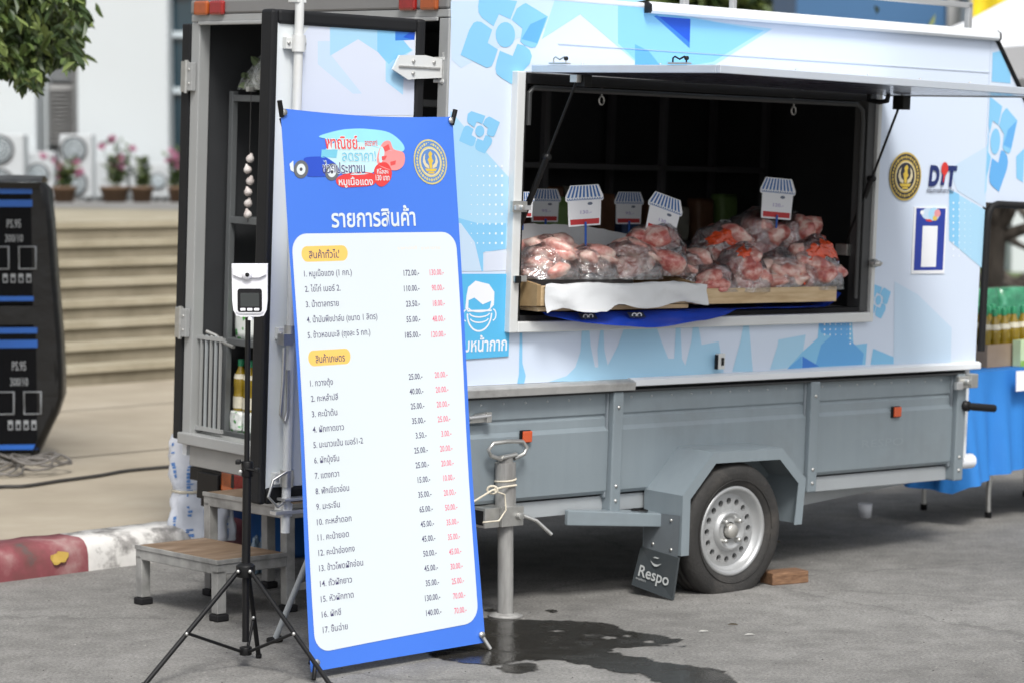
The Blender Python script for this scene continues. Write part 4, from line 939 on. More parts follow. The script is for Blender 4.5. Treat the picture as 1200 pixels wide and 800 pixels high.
# --- wheels
rim_silver = M('rim_silver', (.44, .45, .455), .36, .5, var=.06, scale=20, dirt=.2, dirtcol=(.25, .23, .2), dscale=9)
hole_dark = M('rim_hole', (.01, .01, .01), .8)
tyre_mat = M('tyre', (.024, .023, .022), .75, var=.3, scale=9, dirt=.4, dirtcol=(.13, .115, .10), dscale=7, bump=.2, bscale=90)
def wheel(cx, cz, yf, sgn, Rt=.287, Rr=.186, wd=.175):
    t = bpy.data.objects.new('wheel', None); COL.objects.link(t); t.parent = tr; t.location = (cx, yf, cz); t.scale = (1, sgn, 1)
    m = MB(); n = 72; vs = []; fs = []
    prof = [(Rr - .004, .012), (Rr + .006, .0), (Rr + .02, -.010), (Rr + .052, -.016), (Rt - .022, -.010), (Rt - .008, .006), (Rt, .028), (Rt, .05), (Rt - .006, .052), (Rt - .006, .058), (Rt, .06), (Rt, .085), (Rt - .006, .087), (Rt - .006, .093), (Rt, .095), (Rt, .13), (Rt - .02, wd), (Rr + .03, wd + .012), (Rr, wd - .01)]
    gz = -cz + .006
    for r, h in prof:
        for j in range(n):
            a = 2 * math.pi * j / n; x, z = r * math.cos(a), r * math.sin(a); bul = 0
            if z < gz + .06:   # soft tyre: flat foot, bulging side wall
                q = max(0, (gz + .06 - z)) ; bul = -.018 * min(1, q / .06) if h < .03 else (.012 * min(1, q / .06) if h > .12 else 0)
            if z < gz: z = gz + (z - gz) * .02; x *= 1.03
            vs.append((x, h + bul, z))
    k = len(prof)
    for i in range(k - 1):
        for j in range(n): fs.append((i * n + j, (i + 1) * n + j, (i + 1) * n + (j + 1) % n, i * n + (j + 1) % n))
    m.add(vs, fs, tyre_mat, True)
    for r_ in (Rr + .028, Rt - .03): m.tube([(r_ * math.cos(6.2832 * i / 60), -.0125 - (.002 if r_ < .25 else -.003), r_ * math.sin(6.2832 * i / 60)) for i in range(60) if r_ * math.sin(6.2832 * i / 60) > gz + .05], .0022, tyre_mat, 4)
    m.build('tyre', t)
    m = MB(); m.lathe([(Rr + .001, .02), (Rr + .004, .006), (Rr - .002, -.001), (Rr - .014, .0), (Rr - .019, .012), (Rr - .026, .030), (Rr - .034, .036)], rim_silver, 64, axis=1)
    # disc with sixteen round holes
    r0, r1 = .088, Rr - .034; nh = 16; rc = .122; hr = .0135; ks = 6
    for i in range(nh):
        a0 = 2 * math.pi * (i - .5) / nh; a1 = 2 * math.pi * (i + .5) / nh; am = (a0 + a1) / 2
        outer = [(r1, a0 + (a1 - a0) * j / ks) for j in range(ks + 1)] + [(r1 + (r0 - r1) * j / 4, a1) for j in range(1, 4)] + [(r0, a1 + (a0 - a1) * j / ks) for j in range(ks + 1)] + [(r0 + (r1 - r0) * j / 4, a0) for j in range(1, 4)]
        ov = []
        for r, a in outer:
            f = (r - r0) / (r1 - r0); ov.append((r * math.cos(a), .030 + .006 * f, r * math.sin(a)))
        hv = []; hb = []
        cx_, cz_ = rc * math.cos(am), rc * math.sin(am)
        for x, y, z in ov:
            d = Vector((x - cx_, z - cz_)).normalized(); hv.append((cx_ + d.x * hr, .030 + .006 * (rc - r0) / (r1 - r0), cz_ + d.y * hr)); hb.append((cx_ + d.x * hr, .052, cz_ + d.y * hr))
        q = len(ov); m.add(ov + hv + hb, [(j, q + j, q + (j + 1) % q, (j + 1) % q) for j in range(q)] + [(q + j, 2 * q + j, 2 * q + (j + 1) % q, q + (j + 1) % q) for j in range(q)], rim_silver, False)
        m.add([(x, .0515, z) for x, y, z in hb], [tuple(range(q))[::-1]], hole_dark)
    m.lathe([(.088, .030), (.080, .012), (.072, .010), (.060, .024), (.046, .026), (.036, .024)], rim_silver, 40, axis=1)
    m.lathe([(.031, .03), (.030, .004), (.026, -.003), (0, -.005)], M('hub_cap', (.5, .49, .46), .4, .6, dirt=.3), 28, axis=1)
    for a in range(4):
        t2 = R_(45 + 90 * a); m.lathe([(.0, -.004), (.0085, -.004), (.0105, .004), (.0105, .03)], zinc, 6, Matrix.Translation((.056 * math.cos(t2), 0, .056 * math.sin(t2))), axis=1)
    m.build('rim', t)
    m = MB(); m.lathe([(0, .075), (Rr - .03, .075), (Rr - .03, .14)], black, 24, axis=1); m.build('brake_drum', t)
    return t
wheel(1.433, .282, -.208, 1); wheel(1.433, .282, W_ + .208, -1)
# --- prop stand at the rear corner
tr_up = TMI.to_3x3() @ Vector((0, 0, 1))
pb = loc(ground(593, 716)); 
def pst(z, dx=0, dy=0): q = pb + tr_up * z; return (q.x + dx - .077, q.y - .085 + dy, q.z)
tube_grey = mix_mat('prop_tube', [(.3, (.16, .155, .15)), (.55, (.30, .30, .29)), (.75, (.40, .39, .37))], 6, .42, 6, .05, stretch=(3, 3, .5))
m = MB(); m.tube([pst(.012), pst(.37)], .031, tube_grey, 20); m.tube([pst(.36), pst(.605)], .041, tube_grey, 20); m.tube([pst(.605), pst(.63)], .03, tube_grey, 16); m.lathe([(0, 0), (.068, 0), (.07, .006), (.05, .012), (.034, .016)], tube_grey, 20, Matrix.Translation(Vector(pst(.002)))); ps = P(m, 'prop_stand')
m = MB(); c0 = Vector(pst(.40)); m.box(c0.x - .055, c0.x + .055, c0.y - .045, c0.y + .05, c0.z - .038, c0.z + .038, zinc); m.box(c0.x - .13, c0.x - .056, c0.y - .03, c0.y + .05, c0.z - .04, c0.z + .036, zinc); m.box(c0.x - .132, c0.x - .13, c0.y - .02, c0.y + .04, c0.z - .03, c0.z + .026, black)
m.tube([(c0.x + .05, c0.y - .05, c0.z - .0), (c0.x + .10, c0.y - .07, c0.z - .02), (c0.x + .155, c0.y - .10, c0.z - .075)], .008, zinc, 8); m.lathe([(0, -.016), (.014, -.016), (.016, 0)], zinc, 8, Matrix.Translation((c0.x + .03, c0.y - .046, c0.z)), axis=1); P(m, 'clamp', .004, parent=ps)
m = MB(); c1 = Vector(pst(.625)) + Vector((0, -.012, 0)); m.tube([(c1.x - .03, c1.y, c1.z - .005), (c1.x - .085, c1.y, c1.z + .012), (c1.x - .1, c1.y, c1.z + .035), (c1.x - .075, c1.y, c1.z + .06), (c1.x, c1.y, c1.z + .064), (c1.x + .075, c1.y, c1.z + .06), (c1.x + .1, c1.y, c1.z + .035), (c1.x + .085, c1.y, c1.z + .01), (c1.x + .035, c1.y, c1.z - .005)], .0085, zinc, 8); m.tube([(c1.x - .035, c1.y - .012, c1.z + .004), (c1.x + .035, c1.y - .012, c1.z + .012)], .009, zinc, 8); P(m, 'handle', parent=ps)
rope_m = M('cord', (.62, .57, .46), .8, var=.2, scale=60)

# ================================================================== things on and around the trailer
# --- price banner on its X-stand
BL, BR_, TR_, TL_ = ground(364, 787, .03), ground(568, 752, .03), None, None
bw_ = (BR_ - BL).length; bd = (BR_ - BL).normalized(); bn = Vector((-bd.y, bd.x, 0)); bup = (Vector((0, 0, 1)) * math.cos(R_(6)) + bn * math.sin(R_(6)))
def on_plane(px, py):
    nrm = bd.cross(bup).normalized(); d = ray(px, py); return CAMP + d * ((BL - CAMP).dot(nrm) / d.dot(nrm))
def bst(px, py):
    q = on_plane(px, py) - BL; return q.dot(bd), q.dot(bup)
cTL, cTR, cBL, cBR = bst(329, 127), bst(531, 137), bst(364, 787), bst(568, 752)
print('banner corners', cTL, cTR, cBL, cBR)
BH = (cTL[1] + cTR[1]) / 2; BM = Matrix((bd, bn * math.cos(R_(6)) - Vector((0, 0, 1)) * math.sin(R_(6)), bup)).transposed().to_4x4(); BM.translation = BL
def bil(s, t):
    b = Vector(cBL).lerp(Vector(cBR), s); tt = Vector(cTL).lerp(Vector(cTR), s); return b.lerp(tt, t) + Vector((-(s - .5) * .018 * math.sin(math.pi * t), 0))
def bulge(s, t):
    e = .012 * math.sin(3.1 * t + .4) * math.sin(math.pi * s) + .004 * math.sin(9 * t + 5 * s)
    for cs, ct in ((0, 1), (1, 1), (0, 0), (1, 0)):      # pulls running in from the tied corners
        d_ = math.hypot((s - cs) * .8, (t - ct) * 1.9); an_ = math.atan2((t - ct) * 1.9, (s - cs) * .8); e += .0012 * math.sin(an_ * 5) * math.exp(-d_ / .16) * min(1, d_ / .12)
    return e + .02 * math.exp(-((1 - t) / .05) ** 2) * math.cos(math.pi * (s - .5)) * .6
def b3(u, v, l=0):
    # u, v metres in the banner plane -> banner local; l = print layer (toward the viewer)
    s = (u - cBL[0]) / (cBR[0] - cBL[0]); t = v / BH
    return (u, bulge(min(1, max(0, s)), min(1, max(0, t))) - .00014 * l - .0014, v)
ban = thing('price_banner', 'tall blue price list banner on a folding stand in front of the open rear door', 'banner', BM)
blue_v = M('banner_blue', srgb(72, 128, 236, .82), .38, var=.04, scale=2, coat=.1)
white_v = M('banner_white', srgb(238, 248, 252, .74), .42, var=.015, scale=2)
orange_v = M('banner_pill', srgb(252, 206, 110, .85), .45, var=.02); ink_v = M('banner_ink', (.05, .042, .12), .5); pink_v = M('banner_pink', (.70, .13, .22), .5)
fade_v = M('banner_faded', (.74, .66, .58), .5)
m = MB()
def bsurf(i, j, l=0):
    q = bil(i, j); sag = .012 * math.sin(math.pi * i) * (j ** 12)      # top hem sags between the corners
    x, y, z = b3(q.x, q.y - sag, 0); return (x, y + .0012, z)
grid_surface(m, lambda u, v: bsurf(u, v), 24, 60, blue_v); bc_ = m.build('vinyl_sheet', ban)
m = MB()
def fill(poly, mat, l, cell=.05):
    """triangulated print patch that follows the banner's slight waves"""
    bm = bmesh.new(); f = bm.faces.new([bm.verts.new((a, b, 0)) for a, b in poly])
    xs = [p[0] for p in poly]; zs = [p[1] for p in poly]
    for ax, lo, hi in ((0, min(xs), max(xs)), (1, min(zs), max(zs))):
        k = lo + cell
        while k < hi:
            bmesh.ops.bisect_plane(bm, geom=bm.verts[:] + bm.edges[:] + bm.faces[:], plane_co=(k, 0, 0) if ax == 0 else (0, k, 0), plane_no=(1, 0, 0) if ax == 0 else (0, 1, 0)); k += cell
    bm.verts.index_update(); m.add([b3(v.co.x, v.co.y, l) for v in bm.verts], [[v.index for v in f.verts] for f in bm.faces], mat, True); bm.free()
pTL, pTR, pBL, pBR = bst(342, 274), bst(533, 272), bst(370, 765), bst(560, 728)
def pq(s, t): a = Vector(pBL).lerp(Vector(pBR), s).lerp(Vector(pTL).lerp(Vector(pTR), s), t); return (a.x, a.y)
pw_, ph_ = .70, 1.42
rr = [pq(a / pw_, b / ph_) for a, b in rrect(0, pw_, 0, ph_, .062, 7)]
fill(rr, white_v, 1)
bf = lambda l: (lambda ou, ov: (lambda u, v: b3(ou + u, ov + v, l)))
def btext(s, px, py, h, mat, width_px=None, al='l', bold=.0, xs=.78, l=3):
    u, v = bst(px, py); wd = None
    if width_px: wd = (Vector(bst(px + width_px, py)) - Vector((u, v))).length
    put_text(m, s, mat, bf(l)(u, v), 0, -h * .33, h, wd, al, bold, xs)
btext('รายการสินค้า', 389, 257, .085, white_v, 97, bold=.02)
for px0, px1, py, s in ((354, 409, 298, 'สินค้าทั่วไป'), (361, 413, 420, 'สินค้าเกษตร')):
    a = bst(px0, py); b = bst(px1, py); hh = .027
    fill([(a[0] + x * (b[0] - a[0]), a[1] + (z * 2 - 1) * hh) for x, z in [(.12 + .12 * math.cos(t), .5 + .5 * math.sin(t)) for t in [R_(90 + 20 * i) for i in range(10)]] + [(.88 + .12 * math.cos(t), .5 + .5 * math.sin(t)) for t in [R_(-90 + 20 * i) for i in range(10)]]], orange_v, 2)
    btext(s, px0 + 9, py + 1, .036, ink_v, 36, bold=.012)
rows1 = [('1. หมูเนื้อแดง (1 กก.)', '172.00.-', '130.00.-', 57), ('2. ไข่ไก่ เบอร์ 2.', '110.00.-', '90.00.-', 43), ('3. น้ำตาลทราย', '23.50.-', '18.00.-', 40), ('4. น้ำมันพืชปาล์ม (ขนาด 1 ลิตร)', '55.00.-', '48.00.-', 85), ('5. ข้าวหอมมะลิ (ถุงละ 5 กก.)', '185.00.-', '120.00.-', 76)]
for i, (a, b, c, wpx) in enumerate(rows1):
    py = 321 + 18 * i; px = 357 + .9 * i
    btext(a, px, py, .030, ink_v, wpx, bold=.006); btext(b, 491 + .8 * i, py - 1.5, .030, ink_v, None, 'r', .012, .78); btext(c, 519 + .8 * i, py - 2, .030, pink_v, None, 'r', .012, .72)
rows2 = [('1. กวางตุ้ง', '25.00.-', '20.00.-', 28), ('2. กะหล่ำปลี', '40.00.-', '20.00.-', 33), ('3. คะน้าต้น', '25.00.-', '20.00.-', 31), ('4. ผักกาดขาว', '35.00.-', '25.00.-', 38), ('5. มะนาวแป้น เบอร์1-2', '3.50.-', '3.00.-', 60), ('6. ผักบุ้งจีน', '25.00.-', '20.00.-', 30), ('7. แตงกวา', '25.00.-', '20.00.-', 29), ('8. ฟักเขียวอ่อน', '15.00.-', '10.00.-', 40), ('9. มะระจีน', '35.00.-', '20.00.-', 28), ('10. กะหล่ำดอก', '65.00.-', '50.00.-', 41), ('11. คะน้ายอด', '45.00.-', '35.00.-', 37), ('12. คะน้าฮ่องกง', '45.00.-', '35.00.-', 43), ('13. ข้าวโพดฝักอ่อน', '50.00.-', '45.00.-', 52), ('14. ถั่วฝักยาว', '45.00.-', '30.00.-', 38), ('15. หัวผักกาด', '35.00.-', '25.00.-', 39), ('16. ผักชี', '130.00.-', '70.00.-', 23), ('17. ขึ้นฉ่าย', '140.00.-', '70.00.-', 30)]
for i, (a, b, c, wpx) in enumerate(rows2):
    py = 449 + 18.05 * i
    btext(a, 363 + 1.0 * i, py, .030, ink_v, wpx, bold=.006)
    py2 = 440 + 17.2 * i
    btext(b, 497 + 1.25 * i, py2, .030, ink_v, None, 'r', .012, .78); btext(c, 525 + 1.3 * i, py2 - 2, .030, pink_v, None, 'r', .012, .72)
for px in (466, 493): btext('ราคาปกติ' if px < 480 else 'ราคาขาย', px, 291, .016, fade_v, 22, l=2)
# round seal
u0, v0 = bst(504, 190); 
def bseal(a, b, l): return b3(u0 + a, v0 + b, 2 + l * .6)
seal_disc(m, bseal, .082, True)
# campaign mark: brush strokes, small blue truck, pink cut of meat, the words
lb_ = M('mark_pale_blue', srgb(150, 220, 240), .5); red_v = M('mark_red', (.66, .05, .05), .5); pk = M('mark_pink', srgb(246, 150, 150), .5); tb = M('mark_truck_blue', srgb(40, 80, 200), .5); dk = M('mark_dark', (.06, .06, .08), .5); pale_ink = M('mark_cyan_ink', srgb(120, 200, 225), .5)
def smooth_(pts, n=5):
    r = []; k = len(pts)
    for i in range(k):
        a, b, c, d = (Vector(pts[(i + o) % k]) for o in (-1, 0, 1, 2))
        for j in range(n): t = j / n; r.append(tuple(.5 * ((2 * b) + (c - a) * t + (2 * a - 5 * b + 4 * c - d) * t * t + (3 * b - a - 3 * c + d) * t ** 3)))
    return r
def bpoly(pts, mat, l):
    if 4 < len(pts) < 12: pts = smooth_(pts)
    fill([bst(320 + a * .2126, 120 + b * .2126) for a, b in pts], mat, l, .2)
bpoly([(250, 190), (340, 160), (420, 148), (520, 148), (640, 168), (715, 235), (700, 275), (560, 250), (440, 210), (330, 205)], lb_, 2)
bpoly([(270, 280), (360, 210), (470, 220), (600, 250), (590, 340), (540, 390), (420, 400), (330, 360), (280, 330)], M('mark_wash', srgb(196, 232, 240), .5), 2.4)
bpoly([(170, 330), (180, 305), (260, 300), (290, 305), (350, 350), (350, 400), (200, 410), (190, 380)], tb, 3)
for cx_, cy_, r in ((155, 370, 40), (322, 385, 38)):
    bpoly([(cx_ + r * math.cos(6.2832 * i / 18), cy_ + r * 1.25 * math.sin(6.2832 * i / 18)) for i in range(18)][::-1], M('mark_tyre', (.12, .13, .14), .5), 3.6); bpoly([(cx_ + r * .6 * math.cos(6.2832 * i / 14), cy_ + r * .78 * math.sin(6.2832 * i / 14)) for i in range(14)][::-1], white_v, 4.2); bpoly([(cx_ + r * .2 * math.cos(6.2832 * i / 10), cy_ + r * .25 * math.sin(6.2832 * i / 10)) for i in range(10)][::-1], dk, 4.8)
bpoly([(92, 340), (112, 322), (116, 385), (98, 375)], white_v, 3)
bpoly([(265, 262), (352, 262), (345, 308), (262, 305)], pale_ink, 3.2)
bpoly([(570, 290), (600, 225), (640, 215), (660, 260), (715, 280), (718, 340), (680, 375), (620, 370), (570, 340)], pk, 3.2)
for p in ([(600, 250), (632, 232), (640, 262), (610, 275)], [(640, 330), (672, 322), (668, 345), (642, 352)], [(592, 300), (622, 296), (612, 318), (594, 322)]): bpoly(p, M('mark_meat_red', srgb(226, 84, 84), .5), 3.8)
bpoly([(550, 380), (575, 340), (620, 335), (648, 380), (640, 430), (600, 465), (565, 450)], red_v, 3.4)
bpoly([(345, 425), (400, 395), (520, 388), (560, 410), (550, 455), (450, 468), (370, 466)], red_v, 3)
bx_ = lambda a, b: (320 + a * .2126, 120 + b * .2126)
def mt(s, a, b, h, mat, wd, bold=.015, l=5): px, py = bx_(a, b); btext(s, px, py, h, mat, wd * .2126, 'l', bold, l=l)
mt('พาณิชย์...', 285, 226, .060, white_v, 212, .05, 4.4); mt('พาณิชย์...', 285, 226, .060, red_v, 212, .015, 5.2)
mt('ลดราคา!', 500, 226, .03, red_v, 70); mt('ลดราคา!', 375, 298, .052, white_v, 185, .045, 4.4); mt('ลดราคา!', 375, 298, .052, pale_ink, 185, .012, 5.2)
mt('ช่วยประชาชน', 270, 366, .050, white_v, 230, .045, 4.4); mt('ช่วยประชาชน', 270, 366, .050, M('mark_navy', (.05, .05, .16), .5), 230, .01, 5.2)
mt('หมูเนื้อแดง', 360, 440, .034, white_v, 185, .015); mt('กิโลละ', 566, 384, .022, white_v, 64, .015); mt('130 บาท', 560, 418, .028, white_v, 76, .015)
m.build('print', bc_)
# stand: black poles crossing behind, tipped feet
m = MB(); hubp = Vector(((cBL[0] + cBR[0]) / 2, .09, BH * .44))
for (u, v) in (cTL, cTR, cBL, cBR):
    m.tube([hubp, Vector((u, .012, v)).lerp(hubp, .03)], .008, black, 8)
m.lathe([(0, -.02), (.025, -.02), (.025, .02), (0, .02)], black, 12, Matrix.Translation(hubp), axis=1)
BMI = BM.inverted(); foot = BMI @ ground(322, 749, .012)
m.tube([hubp, foot], .011, grey_lt, 8); m.tube([foot + Vector((-.03, 0, 0)), foot + Vector((.03, 0, 0))], .013, black, 8)
for (u, v), sgn in ((cTL, -1), (cTR, 1)):
    m.tube([(u + sgn * -.006, .004, v - .03), (u + sgn * .008, -.006, v + .025)], .009, black, 8); m.lathe([(.0, -.006), (.012, -.006), (.012, 0)], zinc, 10, Matrix.Translation((u - sgn * .012, -.0, v - .014)), axis=1)
for (u, v), sgn in ((cBL, -1), (cBR, 1)):
    g = BMI @ Vector((BM @ Vector((u + sgn * .0, -.012, v - .0)))); P1 = Vector((u - sgn * .02, -.006, v + .03)); P2 = BMI @ (lambda q: Vector((q.x, q.y, .008)))(BM @ Vector((u + sgn * .006, -.02, v - .03)))
    m.tube([P1, P2], .008, zinc if sgn > 0 else black, 8); m.lathe([(0, -.01), (.012, -.01), (.012, 0)], zinc, 10, Matrix.Translation(P1), axis=1)
m.build('stand', ban)

# --- thermometer on its tripod
gt = ground(288, 781); TS = gt.y
hd = at(293, 341, TS); topz = hd.z
st = thing('tripod_stand', 'black light-stand tripod holding up the white thermometer', 'tripod', WL(gt.x, gt.y, 0))
m = MB(); zt = at(293, 372, TS).z
m.tube([(.0, 0, .09), (.003, 0, .42)], .0125, black, 12); m.tube([(.003, 0, .36), (.010, 0, at(289, 545, TS).z)], .0155, black, 12); m.tube([(.008, 0, at(289, 550, TS).z), (.016, 0, zt)], .0095, black, 12); m.build('pole', st)
zk = at(289, 548, TS).z
m = MB(); m.lathe([(.0, -.03), (.021, -.03), (.021, .025), (0, .025)], black, 14, Matrix.Translation((.01, 0, zk))); m.tube([(.01, -.02, zk), (.045, -.04, zk - .004)], .006, black, 6); m.box(.04, .055, -.055, -.03, zk - .012, zk + .006, black); m.box(-.03, -.012, -.02, .01, zk + .015, zk + .03, black); m.lathe([(0, -.03), (.008, -.03), (.008, -.02)], zinc, 8, Matrix.Translation((-.012, 0, zk - .01)), axis=1); m.build('collar', st, .003)
zh = at(288, 667, TS).z; zl = at(288, 762, TS).z
m = MB(); m.lathe([(0, -.025), (.032, -.025), (.034, .015), (.02, .025), (0, .025)], black, 14, Matrix.Translation((.002, 0, zh)))
m.build('hub', st, .002)
m = MB(); m.lathe([(0, -.014), (.022, -.014), (.022, .014), (0, .014)], black, 12, Matrix.Translation((0, 0, zl))); m.build('lower_collar', st, .002)
f1 = ground(168, 806, 0) ; f2 = ground(388, 806, 0)
spread = .42
fl_ = [Vector((f1.x - gt.x, f1.y - gt.y, 0)), Vector((f2.x - gt.x, f2.y - gt.y, 0)), Vector((.03, .16, .0))]
for i, f in enumerate(fl_):
    a = f.normalized(); A = Vector((0, 0, zh)) + Vector((a.x, a.y, 0)) * .032; B = Vector((f.x, f.y, .008))
    m = MB(); m.tube([A, B], .0085, black, 8); mid = A.lerp(B, .55); m.tube([Vector((a.x * .02, a.y * .02, zl)), mid], .006, black, 6); m.lathe([(0, -.012), (.011, -.012), (.011, .0), (.006, .004)], rub, 8, Matrix.Translation(B + Vector((0, 0, .008)))); m.build('leg', st)
    m = MB(); m.lathe([(0, -.012), (.006, -.012), (.006, .0)], zinc, 8, Matrix.Translation(mid + Vector((0, -.008, 0))), axis=1); m.lathe([(0, -.012), (.006, -.012), (.006, .0)], zinc, 8, Matrix.Translation(A + Vector((0, -.008, 0))), axis=1); m.build('bolt', st)
twhite = M('gadget_white', (.78, .78, .82), .28, var=.01, coat=.3)
bz = at(293, 371, TS).z; s = (at(314, 341, TS).x - at(272, 341, TS).x); hgt = at(293, 309, TS).z - bz
th_ = thing('thermometer', 'white wall-type infrared thermometer with a dark screen, on top of the tripod', 'thermometer', WL(hd.x, TS, bz, R_(2)))
m = MB(); o = [(-.5, 1.0), (-.49, .30), (-.46, .12), (-.38, .02), (-.26, 0), (.26, 0), (.38, .02), (.46, .12), (.49, .30), (.5, 1.0)]
m.prism([(a * s, b * hgt) for a, b in o], -.012, .012, 1, twhite); m.prism([(a * s * .93, b * hgt) for a, b in [(-.5, .985), (-.5, .80), (-.3, .74), (.3, .74), (.5, .80), (.5, .985)]], -.022, -.0122, 1, twhite); m.prism([(a * s, b * hgt) for a, b in [(-.38, .55), (-.38, .1), (-.3, .06), (.3, .06), (.38, .1), (.38, .55)]], -.017, -.0122, 1, twhite)
m.build('case', th_, .004)
m = MB(); m.lathe([(0, -.026), (.018, -.026), (.02, -.02)], twhite, 18, Matrix.Translation((-.07 * s, 0, .80 * hgt)), axis=1); ns = MB(); m.build('sensor_nose', th_)
ns.lathe([(0, -.0275), (.0075, -.0275), (.0075, -.026)], black, 16, Matrix.Translation((-.06 * s, 0, .795 * hgt)), axis=1); ns.build('sensor', th_)
m = MB(); m.prism([(a * s, b * hgt) for a, b in rrect(-.34, .34, .09, .53, .06)], -.0185, -.0172, 1, M('screen_black', (.012, .012, .014), .12)); m.prism([(a * s, b * hgt) for a, b in rrect(-.26, .26, .19, .45, .02)], -.0192, -.0186, 1, M('screen_lcd', (.045, .05, .05), .2)); scr = m.build('screen', th_)
for k in (-1, 0, 1):
    m = MB(); m.prism([(a * s, b * hgt) for a, b in rrect(k * .19 - .075, k * .19 + .075, .115, .165, .022)], -.0205, -.0186, 1, twhite); m.build('button', scr)
m = MB(); m.tube([(-.0, 0, -.012), (0, 0, .01)], .012, twhite, 10); m.build('socket', th_)

# --- two-tier step
wood = mix_mat('step_board', [(.3, (.13, .085, .05)), (.5, (.20, .135, .085)), (.66, (.27, .20, .145)), (.78, (.34, .31, .27))], 4, .65, 9, .1, stretch=(1, 4, 1))
galv = mix_mat('step_frame', [(.3, (.13, .13, .125)), (.5, (.26, .26, .25)), (.72, (.37, .37, .355))], 7, .5, 8, .06)
sp_o = loc(ground(263, 726)); x0, x1, x2 = -.60, -.29, .06; y0, y1 = .565, 1.135; zg = sp_o.z
sw = wor(x0, y0, zg)
SM = Matrix.Translation(Vector((sw.x, sw.y, 0))) @ Matrix.Rotation(TZROT, 4, 'Z')
stp = thing('step_stool', 'two-tier grey metal step with worn brown treads below the rear sill', 'step', SM)
LX, LY = x1 - x0, y1 - y0; h1 = .238; h2 = .425; LX2 = x2 - x1
def legs(pts):
    for x, y, z in pts:
        m = MB(); m.box(x, x + .042, y, y + .042, .03, z, galv); lg = m.build('leg', stp, .003)
        m = MB(); m.box(x - .008, x + .05, y - .008, y + .05, .0, .028, rub); m.build('rubber_foot', lg, .006)
legs([(0, 0, h1 - .04), (0, LY - .042, h1 - .04), (LX + .02, LY - .042, h2 - .04), (LX + .02, 0, h2 - .04), (LX + LX2 - .042, 0, h2 - .04), (LX + LX2 - .042, LY - .042, h2 - .04)])
def tier(xa, xb, z, nm):
    m = MB(); m.box(xa, xb, 0, .036, z - .055, z - .012, galv); m.box(xa, xb, LY - .036, LY, z - .055, z - .012, galv); m.box(xa, xa + .036, .036, LY - .036, z - .055, z - .012, galv); m.box(xb - .036, xb, .036, LY - .036, z - .055, z - .012, galv); m.build('frame', stp, .003)
    m = MB(); m.box(xa + .006, xb - .002, .006, LY - .006, z - .011, z, wood); m.box(xa - .004, xa + .005, -.002, LY + .002, z - .015, z + .002, galv); m.box(xa, xb, -.004, .005, z - .015, z + .002, galv); m.build('tread', stp, .001)
tier(0, LX + .02, h1, 1); tier(LX + .02, LX + LX2, h2, 2)
m = MB(); m.box(LX + .03, LX + LX2 - .03, .01, .03, .08, .11, galv); m.box(LX + .025, LX + .05, .04, LY - .04, .20, .225, galv); m.build('brace', stp, .002)

# --- woven sacks standing by the kerb
sackw = mix_mat('sack_weave', [(.35, (.56, .60, .68)), (.55, (.68, .71, .78)), (.75, (.74, .76, .81))], 5, .45, 6, .3)
sack_ink = M('sack_blue_print', (.10, .24, .56), .5, var=.2)
def sack(px0, px1, pyb, pyt, Y, label, seed, tied=None, lean=0.0, stripes=True):
    rnd = random.Random(seed); cx = (px0 + px1) / 2; b = at(cx, pyb, Y); t_ = at(cx, pyt, Y); wd = (px1 - px0) / F_PX * Y / 2; h = t_.z - b.z; 
    o = thing('sack', label, 'sack', WL(b.x, b.y, b.z), 'white printed sacks by the kerb')
    m = MB(); nu, nv = 28, 30; vs = []; fs = []
    def shp(u, v, grow=0):
        a = 2 * math.pi * u; z = h * v; w_ = wd * (1 - .10 * v) * (1 if v > .02 else .9)
        if tied: w_ *= 1 - .18 * math.exp(-((v - tied) / .05) ** 2)
        if v > .93: w_ *= 1 - 1.2 * (v - .93)
        sq = lambda c: math.copysign(abs(c) ** .75, c)
        n_ = fbm((math.cos(a) + seed, math.sin(a), z * 3), 1.6) * .035
        r = w_ + n_ + grow; return Vector((r * sq(math.cos(a)) + lean * z, r * .55 * sq(math.sin(a)), z))
    for j in range(nv + 1):
        for i in range(nu): vs.append(shp(i / nu, j / nv))
    for j in range(nv):
        for i in range(nu): fs.append((j * nu + i, j * nu + (i + 1) % nu, (j + 1) * nu + (i + 1) % nu, (j + 1) * nu + i))
    m.add(vs, fs, sackw, True); m.add(vs[-nu:], [tuple(range(nu))], sackw); m.build('body', o)
    m = MB()
    if stripes:
        for k in range(stripes):
            u0 = .60 + .12 * k + rnd.uniform(-.01, .01); v = .06
            while v < .92:   # broken lettering-like dashes running up the sack
                L = rnd.uniform(.015, .04); ww = rnd.uniform(.01, .035)
                m.add([shp(u0, v, .003), shp(u0 + ww, v + rnd.uniform(-.006, .006), .003), shp(u0 + ww, v + L, .003), shp(u0, v + L * .8, .003)], [(0, 1, 2, 3)], sack_ink); v += L + (rnd.uniform(.003, .012) if rnd.random() < .8 else rnd.uniform(.05, .12))
        m.build('print', o)
    if tied:
        m = MB(); m.tube([shp(i / 24, tied, .006) for i in range(24)], .007, rope_m, 6, closed=True); m.build('tie', o)
    return o
gk = ground(238, 640); 
sack(200, 250, 634, 508, 11.75, 'tall white sack with blue print tied round the middle, beside the rear jamb', 3, .47, .02, 3)
sack(240, 274, 632, 572, 11.55, 'short blue-striped white sack between the tall tied sack and the step', 5, None, .0, 3)
clear_b = film_mat('bottle_film', (.55, .68, .8), .55, .15, 40)
